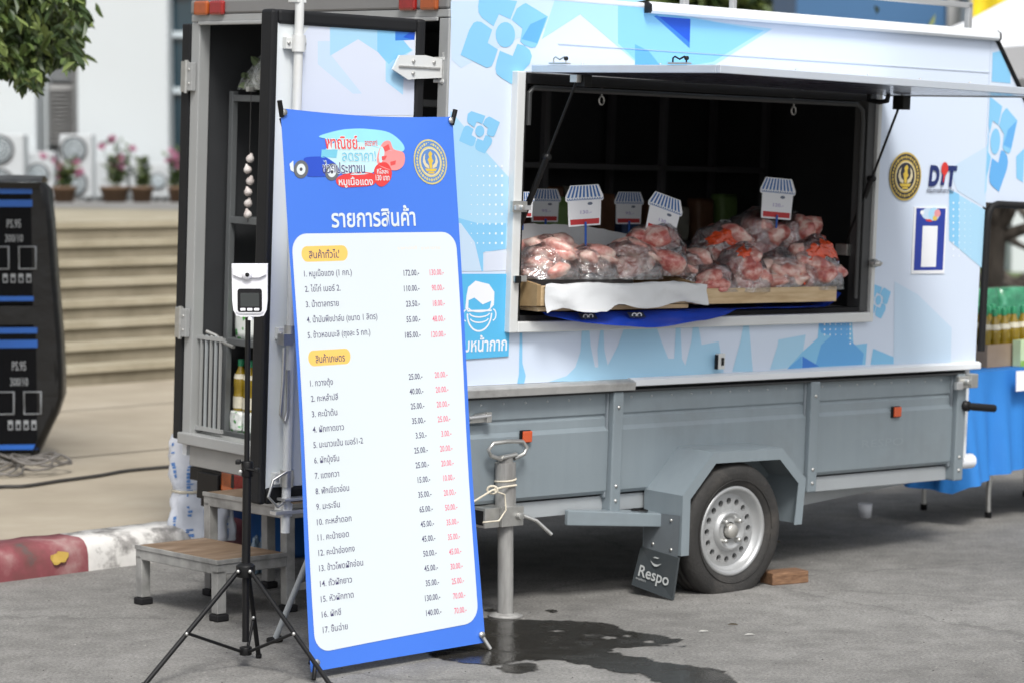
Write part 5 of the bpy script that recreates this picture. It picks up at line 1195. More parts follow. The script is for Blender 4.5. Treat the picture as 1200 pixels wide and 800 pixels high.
# packed water under the trailer, blue tubs
def waterpack(px0, px1, pyb, pyt, Y, label, seed):
    b = at((px0 + px1) / 2, pyb, Y); wd = (px1 - px0) / F_PX * Y; h = at(0, pyt, Y).z - b.z
    o = thing('water_pack', label, 'bottled water', WL(b.x, b.y, 0, TZROT))
    wm = M('water_bottle', (.17, .25, .33), .15, var=.3, scale=20, coat=.5)
    for i in range(3):
        for j in range(2):
            m = MB(); r = wd / 6.4; m.lathe([(0, 0), (r, 0.005), (r, h * .2), (r * .9, h * .24), (r, h * .28), (r, h * .45), (r * .9, h * .49), (r, h * .53), (r, h * .7), (r * .4, h * .86), (r * .4, h * .95), (0, h)], wm, 14, Matrix.Translation((-wd / 2 + r * 1.05 + i * r * 2.1, j * r * 2.1, 0))); m.build('bottle', o)
    return o
waterpack(290, 326, 640, 596, 11.25, 'shrink-wrapped pack of water bottles under the rear of the trailer', 1)
tubm = M('blue_tub', (.02, .10, .30), .4, var=.1)
for (px0, px1, pyb, pyt, Y, lab) in ((302, 322, 638, 598, 11.9, 'dark blue plastic tub behind the water bottles under the trailer'), (318, 345, 648, 592, 12.2, 'blue plastic tub at the right of the step under the trailer')):
    b = ground((px0 + px1) / 2, pyb); wd = .3; h = .26
    m = MB(); m.lathe([(0, .0), (.15, 0), (.155, .02), (.175, h - .03), (.185, h - .03), (.185, h), (.17, h), (.15, .02), (0, .02)], tubm, 24)
    o = m.build('tub'); o.location = b; tag(o, lab, 'tub', 'blue tubs under the trailer')

# --- rear shelf unit and what stands on it
shelf_m = M('shelf_grey', (.15, .16, .165), .45, .4, var=.08)
su = thing('shelf_unit', 'grey steel shelf unit just inside the rear door', 'shelf', TL(.13, 1.62, FLOOR), None)
SX, SYy = .42, -1.0; zs = [.03, .43, .95, 1.47]
for x in (0, SX):
    for y in (0, SYy): m = MB(); m.box(x, x + .028, y - .028, y, 0, 1.485, shelf_m); m.build('post', su, .002)
for z in zs: m = MB(); m.box(.004, SX + .024, SYy - .024, -.004, z - .028, z, shelf_m); m.build('shelf', su, .002)
def inb(x, y, z): return TL(.13 + x, 1.62 + y, FLOOR + z)
oil = M('cooking_oil', (.22, .15, .008), .12, var=.1, coat=.6); capg = M('green_cap', (.02, .22, .10), .4); labw = M('bottle_label', (.55, .52, .42), .5, var=.3, scale=40)
def bottle(world, label, group, h=.225, r=.031, gm=None):
    o = thing('oil_bottle', label, 'bottle', world, group)
    m = MB(); m.lathe([(0, 0), (r * .95, .003), (r, .012), (r, h * .30), (r * .93, h * .34), (r * .93, h * .44), (r, h * .48), (r, h * .60), (r * .8, h * .72), (r * .42, h * .84), (r * .4, h * .88)], oil, 18); m.build('body', o)
    m = MB(); m.lathe([(r * .46, h * .87), (r * .46, h * .985), (r * .40, h), (0, h)], capg, 14); m.build('cap', o)
    m = MB(); m.lathe([(r * 1.02, h * .07), (r * 1.02, h * .29)], labw, 18); m.lathe([(r * .98, h * .63), (r * .85, h * .72)], labw, 18); m.build('label', o)
    return o
b0 = bottle(inb(.06, -.055, .115), 'green-capped cooking oil bottle on the lowest shelf, nearer the rear post', 'oil bottles on the rear shelf')
copy_tree(b0, None, inb(.06, -.125, .115))['label'] = 'green-capped cooking oil bottle on the lowest shelf, beside the black door seal'
for k in range(5):
    c = copy_tree(b0, None, inb(.15 + .085 * (k % 3), -.08 - .085 * (k // 3), .115)); c['label'] = 'cooking oil bottle in the rows behind the two front bottles on the lowest shelf'
packw = mix_mat('green_white_pack', [(.42, (.72, .75, .72)), (.5, (.70, .72, .70)), (.54, (.04, .30, .06)), (.62, (.10, .42, .05)), (.66, (.62, .6, .1)), (.7, (.74, .76, .74))], 16, .4, 2)
def soft_pack(world, sx, sy, sz, mat, label, cat, group, seed, name='food_pack'):
    m = MB(); n = 10; vs = []; fs = []
    bm = bmesh.new(); bmesh.ops.create_cube(bm, size=1); bmesh.ops.subdivide_edges(bm, edges=bm.edges[:], cuts=7, use_grid_fill=True)
    for v in bm.verts:
        p = v.co.copy(); e = 1 - .5 * (abs(2 * p.z) ** 4) * .35; q = Vector((p.x * sx * (1 - .22 * abs(2 * p.y) ** 3) , p.y * sy * e, (p.z + .5) * sz)); nn = fbm((p.x + seed, p.y * 2, p.z * 2), 2.2) * .09 * min(sx, sy, sz); v.co = q + Vector((nn, nn, nn * .3 if p.z > -.4 else 0))
    bm.verts.index_update(); m.add([v.co.copy() for v in bm.verts], [[v.index for v in f.verts] for f in bm.faces], mat, True); bm.free()
    o = m.build(name); o.matrix_world = world; return tag(o, label, cat, group)
soft_pack(inb(.05, -.07, .032), .06, .085, .085, packw, 'green and white food carton below the front oil bottles, near the rear post', 'food pack', 'packs on the rear shelf', 1)
soft_pack(inb(.05, -.165, .032), .06, .09, .085, packw, 'white and green carton of food beside the first one on the lowest shelf', 'food pack', 'packs on the rear shelf', 2)
soft_pack(inb(.06, -.10, .432), .07, .12, .20, packw, 'white bag with green print on the middle shelf behind the thermometer', 'food pack', 'packs on the rear shelf', 4)
# garlic string
gar = mix_mat('garlic_skin', [(.35, (.42, .36, .34)), (.55, (.58, .54, .52)), (.75, (.64, .62, .60))], 30, .5, 5, .1)
q = rear(298, 186, .10); q.y += .035
gs = thing('garlic_string', 'string of white garlic bulbs hanging in the rear doorway', 'garlic', TL(.10, q.y, q.z))
m = MB(); m.tube([(0, 0, .29), (0, 0, -.27)], .0016, M('dark_thread', (.03, .03, .03), .8), 5); m.build('string', gs)
for k in range(6):
    z = -.0 - .047 * k; m = MB(); m.lathe([(0, -.017), (.012, -.016), (.018, -.006), (.016, .005), (.008, .015), (.004, .024)], gar, 12, Matrix.Translation((.004 * (-1) ** k, .006 * math.sin(k * 2), z)) @ Matrix.Rotation(.4 * (-1) ** k, 4, 'X')); m.build('bulb', gs)
m = MB(); m.box(-.02, .02, -.01, .01, .28, .30, zinc); m.build('hook', gs)
# bag of greens on the top shelf
vegm = mix_mat('leafy_greens', [(.35, (.06, .09, .04)), (.55, (.13, .17, .08)), (.75, (.26, .29, .19))], 14, .6, 6, .4)
film_bag = film_mat('clear_bag', (.62, .66, .63), .42, .12, 22)
vg = thing('vegetable_bag', 'clear bag of green vegetables lying on top of the rear shelf unit', 'vegetables', inb(.10, -.20, 1.488) @ Matrix.Scale(1.25, 4))
rnd = random.Random(3); m = MB()
for i in range(240):
    y = rnd.uniform(-.42, .12); hh = .05 + .16 * min(1, max(0, (.16 - y) / .3)); p = Vector((rnd.uniform(-.06, .06), y, rnd.uniform(.01, hh * .8))); leaf(m, p, Vector((rnd.uniform(-1, 1), rnd.uniform(-1, .2), rnd.uniform(-.3, .3))), .06, .035, vegm, rnd)
m.build('greens', vg)
m = MB()
def vb(u, v):
    y = .17 - .6 * v; hh = .02 + .2 * min(1, v * 1.9) ** .8 ; a = math.pi * u; n_ = fbm((u * 3, v * 4, 1), 1.5) * .03; return Vector(((.11 + n_) * math.cos(a) * min(1, .35 + v * 2), y, (hh + n_) * math.sin(a) + .003))
grid_surface(m, vb, 16, 16, film_bag); m.build('bag', vg)

# --- hatch counter, meat crates, bags of meat
m = MB(); m.box(wx0 + .03, wx1 - .06, -.005, .62, 1.155, 1.176, M('counter', (.16, .16, .17), .5)); m.box(wx0 + .03, wx1 - .06, .60, .62, FLOOR + .01, 1.154, interior); P(m, 'counter')
pine = mix_mat('pine_board', [(.3, (.40, .27, .14)), (.55, (.56, .42, .25)), (.75, (.64, .50, .33))], 5, .6, 8, .06, stretch=(1, 9, 9))
ply = mix_mat('ply_end', [(.3, (.20, .13, .06)), (.55, (.32, .22, .11)), (.75, (.40, .29, .16))], 8, .6, 8, .1)
cr1 = thing('meat_crate', 'left wooden crate with a brown end board and a white plastic sheet over its front', 'crate', TL(.40, -.10, 1.198))
CX, CY = .86, .42
m = MB(); m.prism([(0, .022), (0, .105), (CY, .17), (CY, .0)], -.004, .016, 0, ply); m.build('end_board', cr1, .002)
m = MB(); m.prism([(0, .022), (0, .105), (CY, .17), (CY, .0)], CX - .016, CX + .004, 0, ply); m.build('end_board', cr1, .002)
m = MB(); m.box(.017, CX - .017, .0, .014, .022, .10, pine); m.box(.017, CX - .017, CY - .014, CY, .0, .16, pine); m.box(.017, CX - .017, .015, CY - .015, .0, .018, pine); m.build('box', cr1, .002)
liner = M('white_plastic_sheet', (.62, .64, .66), .38, var=.06, scale=9, bump=.25, bscale=14)
m = MB()
def lin(u, v):   # sheet: hangs over the front board, lies in the crate, rises behind the bags
    x = .03 + (CX - .02) * u; s = v * 5; nn = .010 * fbm((u * 6, v * 7, 2), 1.3) + (.012 * math.sin(u * 17 + 2 * math.sin(v * 9)) * (1 - s) if s < 1 else 0)
    if s < 1: y, z = -.016 - .03 * (1 - s) * (.5 + .5 * math.sin(5 * u)), (-.004 + .03 * u) * (1 - s) + .108 * s
    elif s < 2: y, z = -.012 + .05 * (s - 1), .108 - .03 * (s - 1)
    elif s < 3: y, z = .038 + .30 * (s - 2), .06
    elif s < 4: y, z = .338 + .06 * (s - 3), .06 + .17 * (s - 3)
    else: y, z = .398 + .02 * (s - 4), .23 + .075 * (s - 4) + .02 * math.sin(u * 4) * (s - 4)
    return Vector((x + .05 * (u - .1) * (1 if s < 1 else 0), y + nn, z + nn))
grid_surface(m, lin, 30, 40, liner); o = m.build('plastic_sheet'); o.matrix_world = TL(.40, -.10, 1.198); tag(o, 'white plastic sheet draped over the front and back of the left meat crate', 'plastic sheet')
cr2 = thing('meat_crate', 'right pale pine crate with a bare front board', 'crate', TL(1.265, -.10, 1.205))
m = MB(); m.box(.0, .862, 0, .016, .008, .072, pine); m.build('front_board', cr2, .002)
m = MB(); m.box(0, .016, .017, .42, .008, .072, ply); m.build('end_board', cr2, .002)
m = MB(); m.box(.846, .862, .017, .42, .008, .072, ply); m.build('end_board', cr2, .002)
m = MB(); m.box(.017, .845, .40, .42, .008, .072, pine); m.box(.017, .845, .018, .399, .008, .018, pine); m.build('box', cr2, .002)
# blue vinyl under the crates, lipping over the sill
bluev = M('blue_vinyl', (.012, .06, .50), .25, var=.15, scale=6, bump=.15, bscale=9, coat=.3)
m = MB()
def tarp(u, v):
    x = .47 + 1.72 * u
    lip = max(0.0, math.sin(math.pi * min(1, (u + .02) / .64))) ** .8 if u < .62 else .0
    if v < .5:
        a = (.5 - v) / .5; y = -.052 - .075 * a * (.3 + lip); z = 1.192 - .004 - .056 * a * lip * (1 + .06 * math.sin(u * 26))
    else: y = -.052 + .45 * (v - .5) / .5; z = 1.190
    if u > .93: z += .06 * ((u - .93) / .07) ** 2
    return Vector((x, y, z + .004 * fbm((u * 8, v * 3, 0), 1)))
grid_surface(m, tarp, 60, 16, bluev); o = m.build('blue_vinyl_sheet'); o.matrix_world = TM.copy(); tag(o, 'blue vinyl sheet under the two meat crates, hanging over the hatch sill', 'vinyl sheet')
m = MB()
for px in (693, 750):
    q = side(px, 357, -.12); m.add([tuple(Vector(p)) for p in ((q.x - .045, -.1125, 1.168), (q.x + .045, -.1135, 1.166), (q.x + .045, -.092, 1.186), (q.x - .045, -.092, 1.187))], [(0, 1, 2, 3)], M('vinyl_patch', (.03, .04, .07), .3))
    for dx in (-.016, .012): m.tube([(q.x + dx + .012 * math.cos(t * .7854), -.106 + .000 * t, 1.176 + .008 * math.sin(t * .7854)) for t in range(8)], .0025, paper, 5, closed=True)
o = m.build('print', o)
o.matrix_parent_inverse = Matrix()

# raw meat in clear bags
meat_a = mix_mat('meat_pale', [(.30, (.40, .13, .11)), (.41, (.56, .25, .215)), (.50, (.66, .39, .34)), (.59, (.76, .57, .50)), (.72, (.80, .67, .60))], 17, .3, 7, .25, coat=.4, stretch=(1, 1.6, 1.2), sss=.12)
meat_b = mix_mat('meat_red', [(.30, (.28, .05, .045)), (.43, (.48, .13, .115)), (.53, (.63, .31, .27)), (.61, (.76, .54, .48)), (.75, (.80, .66, .59))], 16, .3, 7, .25, coat=.4, stretch=(1, 1.6, 1.2), sss=.12)
film_a = film_mat('meat_bag_film', (.94, .94, .98), .95, .13, 11)
tape_m = M('orange_red_band', (.66, .075, .02), .28, var=.3, scale=14, bump=.5, bscale=22, coat=.4)
def meat_bag(px, py, yy, wd, dp, ht, seed, label, red=False, band=None, tuft=True, ry=0.0, rz=0.0):
    """px, py = middle of the bag's foot in the photograph on the plane y = yy inside the hatch"""
    rnd = random.Random(seed); q = side(px, py, yy)
    o = thing('meat_bag', label, 'bag of meat', TL(q.x, yy, q.z, rz, 0, ry), 'bags of raw meat on the hatch counter')
    mat = meat_b if red else meat_a
    env = lambda t: (1 - .55 * t ** 1.6)
    m = MB(); n = 12
    for k in range(n):
        t = rnd.random(); z = ht * (.12 + .66 * t); e = env(t)
        c = Vector((rnd.uniform(-.35, .35) * wd * e, rnd.uniform(-.33, .33) * dp * e, z)); s = Vector((rnd.uniform(.24, .38) * wd, rnd.uniform(.22, .33) * dp, rnd.uniform(.19, .29) * ht))
        bm = bmesh.new(); bmesh.ops.create_icosphere(bm, subdivisions=3, radius=1)
        rot = Matrix.Rotation(rnd.uniform(-.6, .6), 3, 'Y') @ Matrix.Rotation(rnd.uniform(0, 3), 3, 'Z')
        for v in bm.verts:
            nn = 1 + .22 * noise.noise(v.co * 1.5 + Vector((k * 7.1, seed, 0))) + .10 * noise.noise(v.co * 4 + Vector((k * 3.1, seed, 5)))
            p = rot @ Vector((v.co.x * s.x * nn, v.co.y * s.y * nn, v.co.z * s.z * nn)); v.co = p + c
            if v.co.z < .002: v.co.z = .002
        bm.verts.index_update(); m.add([v.co.copy() for v in bm.verts], [[v.index for v in f.verts] for f in bm.faces], mat, True); bm.free()
    m.build('meat', o)
    def film(u, v, g=0.0):
        a = 2 * math.pi * u; t = v; r = env(min(1, t * 1.02)) * (.53 if t < .82 else .53 - .47 * (t - .82) / .18 * (1 if tuft else .9))
        nn = .045 * noise.noise(Vector((math.cos(a) * 2 + seed, math.sin(a) * 2, t * 4))) + .02 * noise.noise(Vector((math.cos(a) * 6 + seed, math.sin(a) * 6, t * 9)))
        sq = lambda c: math.copysign(abs(c) ** .8, c)
        z = ht * (t * (1.0 if not tuft else 1.10))
        if t > .86 and tuft: nn += .05 * math.sin(a * 3 + seed) * (t - .86) / .14
        return Vector(((r + nn + g) * wd * sq(math.cos(a)) + (.10 * wd * ((t - .8) / .2) if t > .8 and tuft else 0), (r + nn + g) * dp * sq(math.sin(a)), max(.001, z)))
    m = MB(); grid_surface(m, film, 40, 22, film_a); m.build('plastic_film', o)
    if band:
        u0, u1, v0, v1 = band; m = MB(); grid_surface(m, lambda u, v: film(u0 + (u1 - u0) * u + .02 * math.sin(9 * v) + .012 * math.sin(23 * v + seed), v0 + (v1 - v0) * v + .05 * math.sin(7 * u + seed) + .03 * math.sin(17 * u), .008 + .010 * noise.noise(Vector((u * 6, v * 6, seed)))), 24, 14, tape_m); m.build('label_band', o)
    return o
# left crate (front row, then behind)
meat_bag(640, 326, .02, .29, .22, .145, 1, 'bag of pale pink meat at the left end of the white-sheeted crate', tuft=False)
meat_bag(689, 326, .0, .24, .20, .135, 2, 'bag of pink meat in the front row, under the stick of the upright price card', tuft=False)
meat_bag(736, 326, .02, .29, .22, .165, 3, 'bag of pale fatty meat at the middle of the white-sheeted crate', tuft=False)
meat_bag(765, 322, .09, .31, .24, .215, 4, 'tall crinkled bag of mottled meat at the right end of the white-sheeted crate', red=True)
meat_bag(640, 318, .17, .26, .20, .15, 5, 'bag of pink meat at the back left of the hatch counter, against the left jamb', tuft=False)
# right crate
meat_bag(808, 336, .08, .26, .22, .155, 6, 'bag of purplish pink meat in the gap between the two crates', tuft=True)
meat_bag(832, 341, .0, .23, .20, .13, 7, 'low bag of red meat at the left end of the pine crate', red=True, tuft=False)
meat_bag(866, 341, .0, .25, .22, .19, 8, 'bag with a wide orange-red band across its top, at the middle of the pine crate', red=True, band=(.60, .90, .66, .90))
meat_bag(908, 340, .02, .25, .22, .165, 9, 'bag of pale meat with a small low red band, left of the big orange-red patch', red=False, band=(.78, .93, .22, .46))
meat_bag(948, 338, .02, .29, .24, .215, 10, 'big bag with a large orange-red patch at the right end of the pine crate', red=True, band=(.62, .88, .56, .86))
meat_bag(842, 318, .20, .30, .24, .20, 11, 'bag with an orange-red band at the back left of the pine crate', red=True, band=(.56, .82, .55, .80))
meat_bag(880, 316, .22, .32, .25, .25, 12, 'topmost bag of red meat at the back of the pine crate, below the highest card', red=True)
meat_bag(922, 316, .22, .32, .24, .235, 13, 'bag of meat with loose clear corners at the back right of the pine crate', red=True)
m = MB()   # loose empty corner of plastic hanging off the right end of the heap
q = side(985, 332, -.02)
grid_surface(m, lambda u, v: Vector((q.x - .20 + .21 * u, -.02 + .03 * math.sin(6 * u + 3 * v), q.z + .0 + (.15 * (1 - u) ** 1.1 + .012) * v + .01 * math.sin(9 * u))), 12, 8, film_a); o = m.build('plastic_scrap'); o.matrix_world = TM.copy(); tag(o, 'empty clear corner of plastic trailing off the right end of the meat heap', 'plastic')

# price cards on blue sticks: a striped shop awning over a white card
card_blue = M('card_blue', (.03, .14, .42), .5); card_red = M('card_red', (.50, .03, .035), .5); card_ink = M('card_ink', (.10, .12, .35), .5); card_fnt = M('card_faint', (.46, .42, .62), .5)
stickm = M('blue_stick', (.01, .09, .42), .3)
def price_card(px, py, yy, wpx, label, price, seed, rot=0.0, sticklen=.12, dim=False, stick=True, rz=0.0):
    q = side(px, py, yy); wd = abs(side(px + wpx / 2, py, yy).x - side(px - wpx / 2, py, yy).x); h = wd * .80
    o = thing('price_card', label, 'price card', TL(q.x, yy, q.z, rz, 0, rot), 'price cards over the meat')
    body = [(-.42, -.5), (.42, -.5), (.44, .12), (.47, .10), (.50, .14), (.50, .22), (.37, .50), (-.37, .50), (-.50, .22), (-.50, .14), (-.47, .10), (-.44, .12)]
    m = MB(); m.prism([(a * wd, b * h) for a, b in body], -.001, .002, 1, paper); m.build('card', o)
    m = MB()
    for i in range(9):
        a = -.47 + .94 * i / 9; b = a + .055; ta, tb = a * .76, b * .76
        m.sheet([(x * wd, -.0018, z * h) for x, z in ((a, .20), (b, .20), (tb, .48), (ta, .48))], card_blue)
    n = 14
    for i in range(n):
        c = -.47 + .94 * (i + .5) / n; m.tube([((c + .03 * math.cos(t)) * wd, -.0022, (.18 - .045 * math.sin(t)) * h) for t in [math.pi * k / 5 for k in range(6)]], .0012, card_blue, 4)
    m.sheet([(x * wd, -.0018, z * h) for x, z in ((-.38, -.46), (.38, -.46), (.385, -.33), (-.385, -.33))], card_red)
    fn = lambda u, v: (u * wd, -.0022, v * h)
    m.disc((.14 * wd, -.002, .04 * h), .07 * wd, M('card_cloud', (.12, .15, .22), .5), 12, rz=.03 * wd)
    vs, fs, a, b = text_geo(price, .02, 2, 0); k = .30 / (b - a); m.add([(( -.12 + (x - a) * k) * wd, -.0022, (-.20 + y * .12) * h) for x, y, z in vs], fs, card_fnt)
    m.build('print', o)
    if stick:
        m = MB(); m.tube([(0, -.006, -.40 * h), (.0, -.006, -.5 * h - sticklen)], .0048, stickm, 8); m.build('stick', o)
    return o
price_card(685, 241, .02, 44, 'upright price card on a blue stick above the front of the left meat crate', '130.-', 1, R_(-3), .085)
price_card(778, 252, .05, 41, 'price card tilted to the right over the gap between the two meat crates', '130.-', 2, R_(14), .04)
price_card(911, 233, .12, 41, 'highest price card, above the heap of meat in the pine crate', '120.-', 3, R_(3), .06)
price_card(612, 240, .06, 28, 'price card half hidden behind the left jamb of the hatch', '150.-', 4, 0, .05)
price_card(639, 241, .78, 36, 'dim price card in the shade between the left jamb and the upright front card', '95.-', 5, 0, .1)
price_card(737, 244, .78, 34, 'dim price card in the shade between the upright front card and the tilted card', '95.-', 6, 0, .1)

# dim stock on the shelves at the back of the trailer
bs_ = thing('shelf_unit', 'dark shelf unit along the far wall, seen through the hatch', 'shelf', TL(.85, 1.62, FLOOR))
dshelf = M('dark_shelf', (.07, .07, .075), .5)
for x in (0, .75, 1.5, 2.2):
    for y in (0, -.36): m = MB(); m.box(x, x + .03, y - .03, y, 0, 1.7, dshelf); m.build('post', bs_)
for z in (.5, .86, 1.22, 1.6): m = MB(); m.box(0, 2.23, -.39, -.0, z - .025, z, dshelf); m.build('shelf', bs_)
stockm = [M('stock_pale', (.30, .30, .26), .5, var=.3, scale=20), M('stock_green', (.12, .2, .06), .5, var=.3, scale=20), M('stock_brown', (.14, .07, .04), .5, var=.3, scale=20), M('stock_blue', (.05, .09, .2), .5, var=.3, scale=20)]
rnd = random.Random(21)
for i in range(13):
    x = .10 + .165 * i; z = .862; mt_ = stockm[(0, 1, 1, 0, 2, 2, 0, 2, 3, 2, 0, 2, 1)[i]]
    soft_pack(TL(.85 + x, 1.62 - .24, FLOOR + z), .12, .10, rnd.uniform(.16, .27), mt_, ['pale', 'green', 'green', 'pale', 'brown', 'brown', 'pale', 'brown', 'blue', 'brown', 'pale', 'brown', 'green'][i] + ' pack of groceries in the dim row on the far shelf', 'food pack', 'packs on the far shelf', i)
soft_pack(TL(1.16, 1.02, 1.19), .2, .14, .33, stockm[0], 'pale tall bag standing in the shade behind the upright price card', 'food pack', None, 31)
soft_pack(TL(1.50, 1.0, 1.19), .22, .15, .42, stockm[1], 'yellow-green bag standing in the shade above the second dim price card', 'food pack', None, 33)
m = MB(); m.box(.7, 1.75, .66, 1.12, 1.155, 1.185, dshelf); m.box(.72, .76, .7, .74, FLOOR + .002, 1.154, dshelf); m.box(1.52, 1.56, .7, .74, FLOOR + .002, 1.154, dshelf); m.box(.72, .76, 1.04, 1.08, FLOOR + .002, 1.154, dshelf); m.box(1.52, 1.56, 1.04, 1.08, FLOOR + .002, 1.154, dshelf); P(m, 'inner_counter')

# --- table with the blue cloth beyond the trailer
tp = ground(1122, 437.5, .75); tdir = Vector((.75, .66, 0)).normalized(); trz = math.atan2(tdir.y, tdir.x)
TWm = WL(tp.x, tp.y, 0, trz)
tb_ = thing('folding_table', 'folding table with bent grey steel legs under the blue cloth', 'table', TWm)
TLn, TWd = 1.5, .6
m = MB(); m.box(.01, TLn - .01, .01, TWd - .01, .715, .742, M('table_top', (.4, .4, .4), .5)); m.build('tabletop', tb_, .004)
lf = TWm.inverted() @ ground(1158, 606)
for x in (lf.x, TLn - .25):
    for y in (lf.y, TWd - .06):
        m = MB(); m.tube([(x + .03, y, .71), (x + .02, y, .30), (x + .0, y, .12), (x, y, .0)], .013, zinc, 8); m.lathe([(0, 0), (.017, 0), (.017, .03)], rub, 8, Matrix.Translation((x, y, 0))); m.build('leg', tb_)
blue_cl = M('blue_cloth', (.022, .19, .56), .75, var=.12, scale=5, bump=.1, bscale=120)
m = MB()
per = [(0, 0), (TLn, 0), (TLn, TWd), (0, TWd)]; seg = []
for (ax, ay), (bx2, by2) in zip(per, per[1:] + per[:1]):
    L = math.hypot(bx2 - ax, by2 - ay); n = int(L / .02)
    for k in range(n): f = k / n; seg.append((ax + (bx2 - ax) * f, ay + (by2 - ay) * f, (by2 - ay) / L, -(bx2 - ax) / L))
n = len(seg); nv = 14; vs = []; fs = []
for j in range(nv + 1):
    t = j / nv
    for i, (x, y, nx, ny) in enumerate(seg):
        a = i / n; fo = (.02 * math.sin(i * .42) + .022 * math.sin(i * .17 + 1.3) + .015 * math.sin(i * .83 + .4)) * t ** .8
        out_ = .004 + .045 * t + fo * 1.25; drop = .545
        z = .75 - t * (drop - .05 * math.sin(i * .05)); vs.append((x + nx * out_, y + ny * out_, z))
for j in range(nv):
    for i in range(n): fs.append((j * n + i, (j + 1) * n + i, (j + 1) * n + (i + 1) % n, j * n + (i + 1) % n))
m.add(vs, fs, blue_cl, True); m.add([(x + nx * .004, y + ny * .004, .7505) for x, y, nx, ny in seg], [tuple(range(n))], blue_cl)
tc_ = m.build('tablecloth'); tc_.matrix_world = TWm; tag(tc_, 'bright blue cloth hanging in folds over the folding table', 'tablecloth')
def tw(x, y, z=.752): return TWm @ Matrix.Translation((x, y, z))
TI = TWm.inverted()
cb = mix_mat('cardboard', [(.35, (.30, .215, .145)), (.65, (.38, .285, .20))], 5, .75, 6, .05)
def onT(px, py, y, z=.752):   # a point on the vertical plane y = const of the table
    d = ray(px, py); nrm = (TWm.to_3x3() @ Vector((0, 1, 0))); P0_ = TWm @ Vector((0, y, 0)); return TI @ (CAMP + d * ((P0_ - CAMP).dot(nrm) / d.dot(nrm)))
e0 = onT(1157, 430, .12); e1 = onT(1206, 428, .12); zt_ = onT(1157, 404, .12).z
x0c, x1c, zc = e0.x - .0, e1.x + .05, zt_ - .752
ct = thing('carton', 'plain cardboard tray of oil bottles on the blue table', 'carton', tw(x0c, .12))
m = MB(); wdc = x1c - x0c; dpc = .3
m.box(0, wdc, 0, .006, 0, zc, cb); m.box(0, wdc, dpc - .006, dpc, 0, zc, cb); m.box(0, .006, .0062, dpc - .0062, 0, zc, cb); m.box(wdc - .006, wdc, .0062, dpc - .0062, 0, zc, cb); m.box(.0062, wdc - .0062, .0062, dpc - .0062, 0, .006, cb); m.build('tray', ct, .001)
hb_ = onT(1170, 338, .16).z - .76
nb_ = max(4, int(wdc / .07)); k = 0
for j in range(3):
    for i in range(nb_):
        wld = tw(x0c + .04 + i * (wdc - .08) / (nb_ - 1), .12 + .05 + j * .095, .76)
        if k == 0: bt0 = bottle(wld, 'green-capped bottle of yellow oil at the near left corner of the cardboard tray', 'oil bottles in the cardboard tray', max(.24, hb_ * .74), .033)
        else:
            c = copy_tree(bt0, None, wld @ Matrix.Rotation(i * 1.7 + j, 4, 'Z') @ Matrix.Scale(1 + .02 * math.sin(i * 5 + j * 3), 4)); c['label'] = ('bottle of yellow oil in the front row of the tray, right of the corner bottle' if j == 0 else 'bottle of yellow oil in the rows behind the front row of the cardboard tray')
        k += 1
greenp = mix_mat('green_shrink', [(.35, (.015, .12, .06)), (.55, (.04, .24, .12)), (.68, (.10, .36, .22)), (.78, (.5, .6, .52))], 13, .3, 5, .3, coat=.4)
p0 = onT(1140, 372, .46); p1 = onT(1180, 338, .46)
for (xa, lab, sd_) in ((p0.x + .03, 'dark green shrink-wrapped pack behind the left oil bottles on the blue table', 51), (p0.x + .30, 'dark green shrink-wrapped pack standing right of the first one, behind the oil bottles', 52)):
    soft_pack(tw(xa + .08, .53, .752), .27, .13, p1.z - .752, greenp, lab, 'food pack', 'green packs on the blue table', sd_)
pg = M('pale_green_card', (.55, .68, .42), .5, var=.15, scale=20)
q = onT(1188, 386, .1); m = MB(); m.box(0, .16, 0, .05, 0, .13, pg); m.box(.0, .16, -.001, .0, 0, .03, M('light_green_band', (.25, .45, .08), .5)); o = m.build('box', None, .004); o.matrix_world = tw(q.x + .02, .128, .76 + 0) if False else tw(q.x, .055, .752) ; tag(o, 'pale green box at the right edge in front of the oil bottles', 'box')
q = onT(1191, 432, -.03); m = MB(); m.box(0, .2, -.003, 0, 0, .10, paper); o = m.build('paper_sign'); q2 = onT(1189, 458, -.055); o.matrix_world = tw(q2.x, -.062, q2.z); tag(o, 'blank white paper sign fixed to the front of the blue tablecloth', 'sign')
darkbox = M('dark_box', (.03, .03, .035), .6)


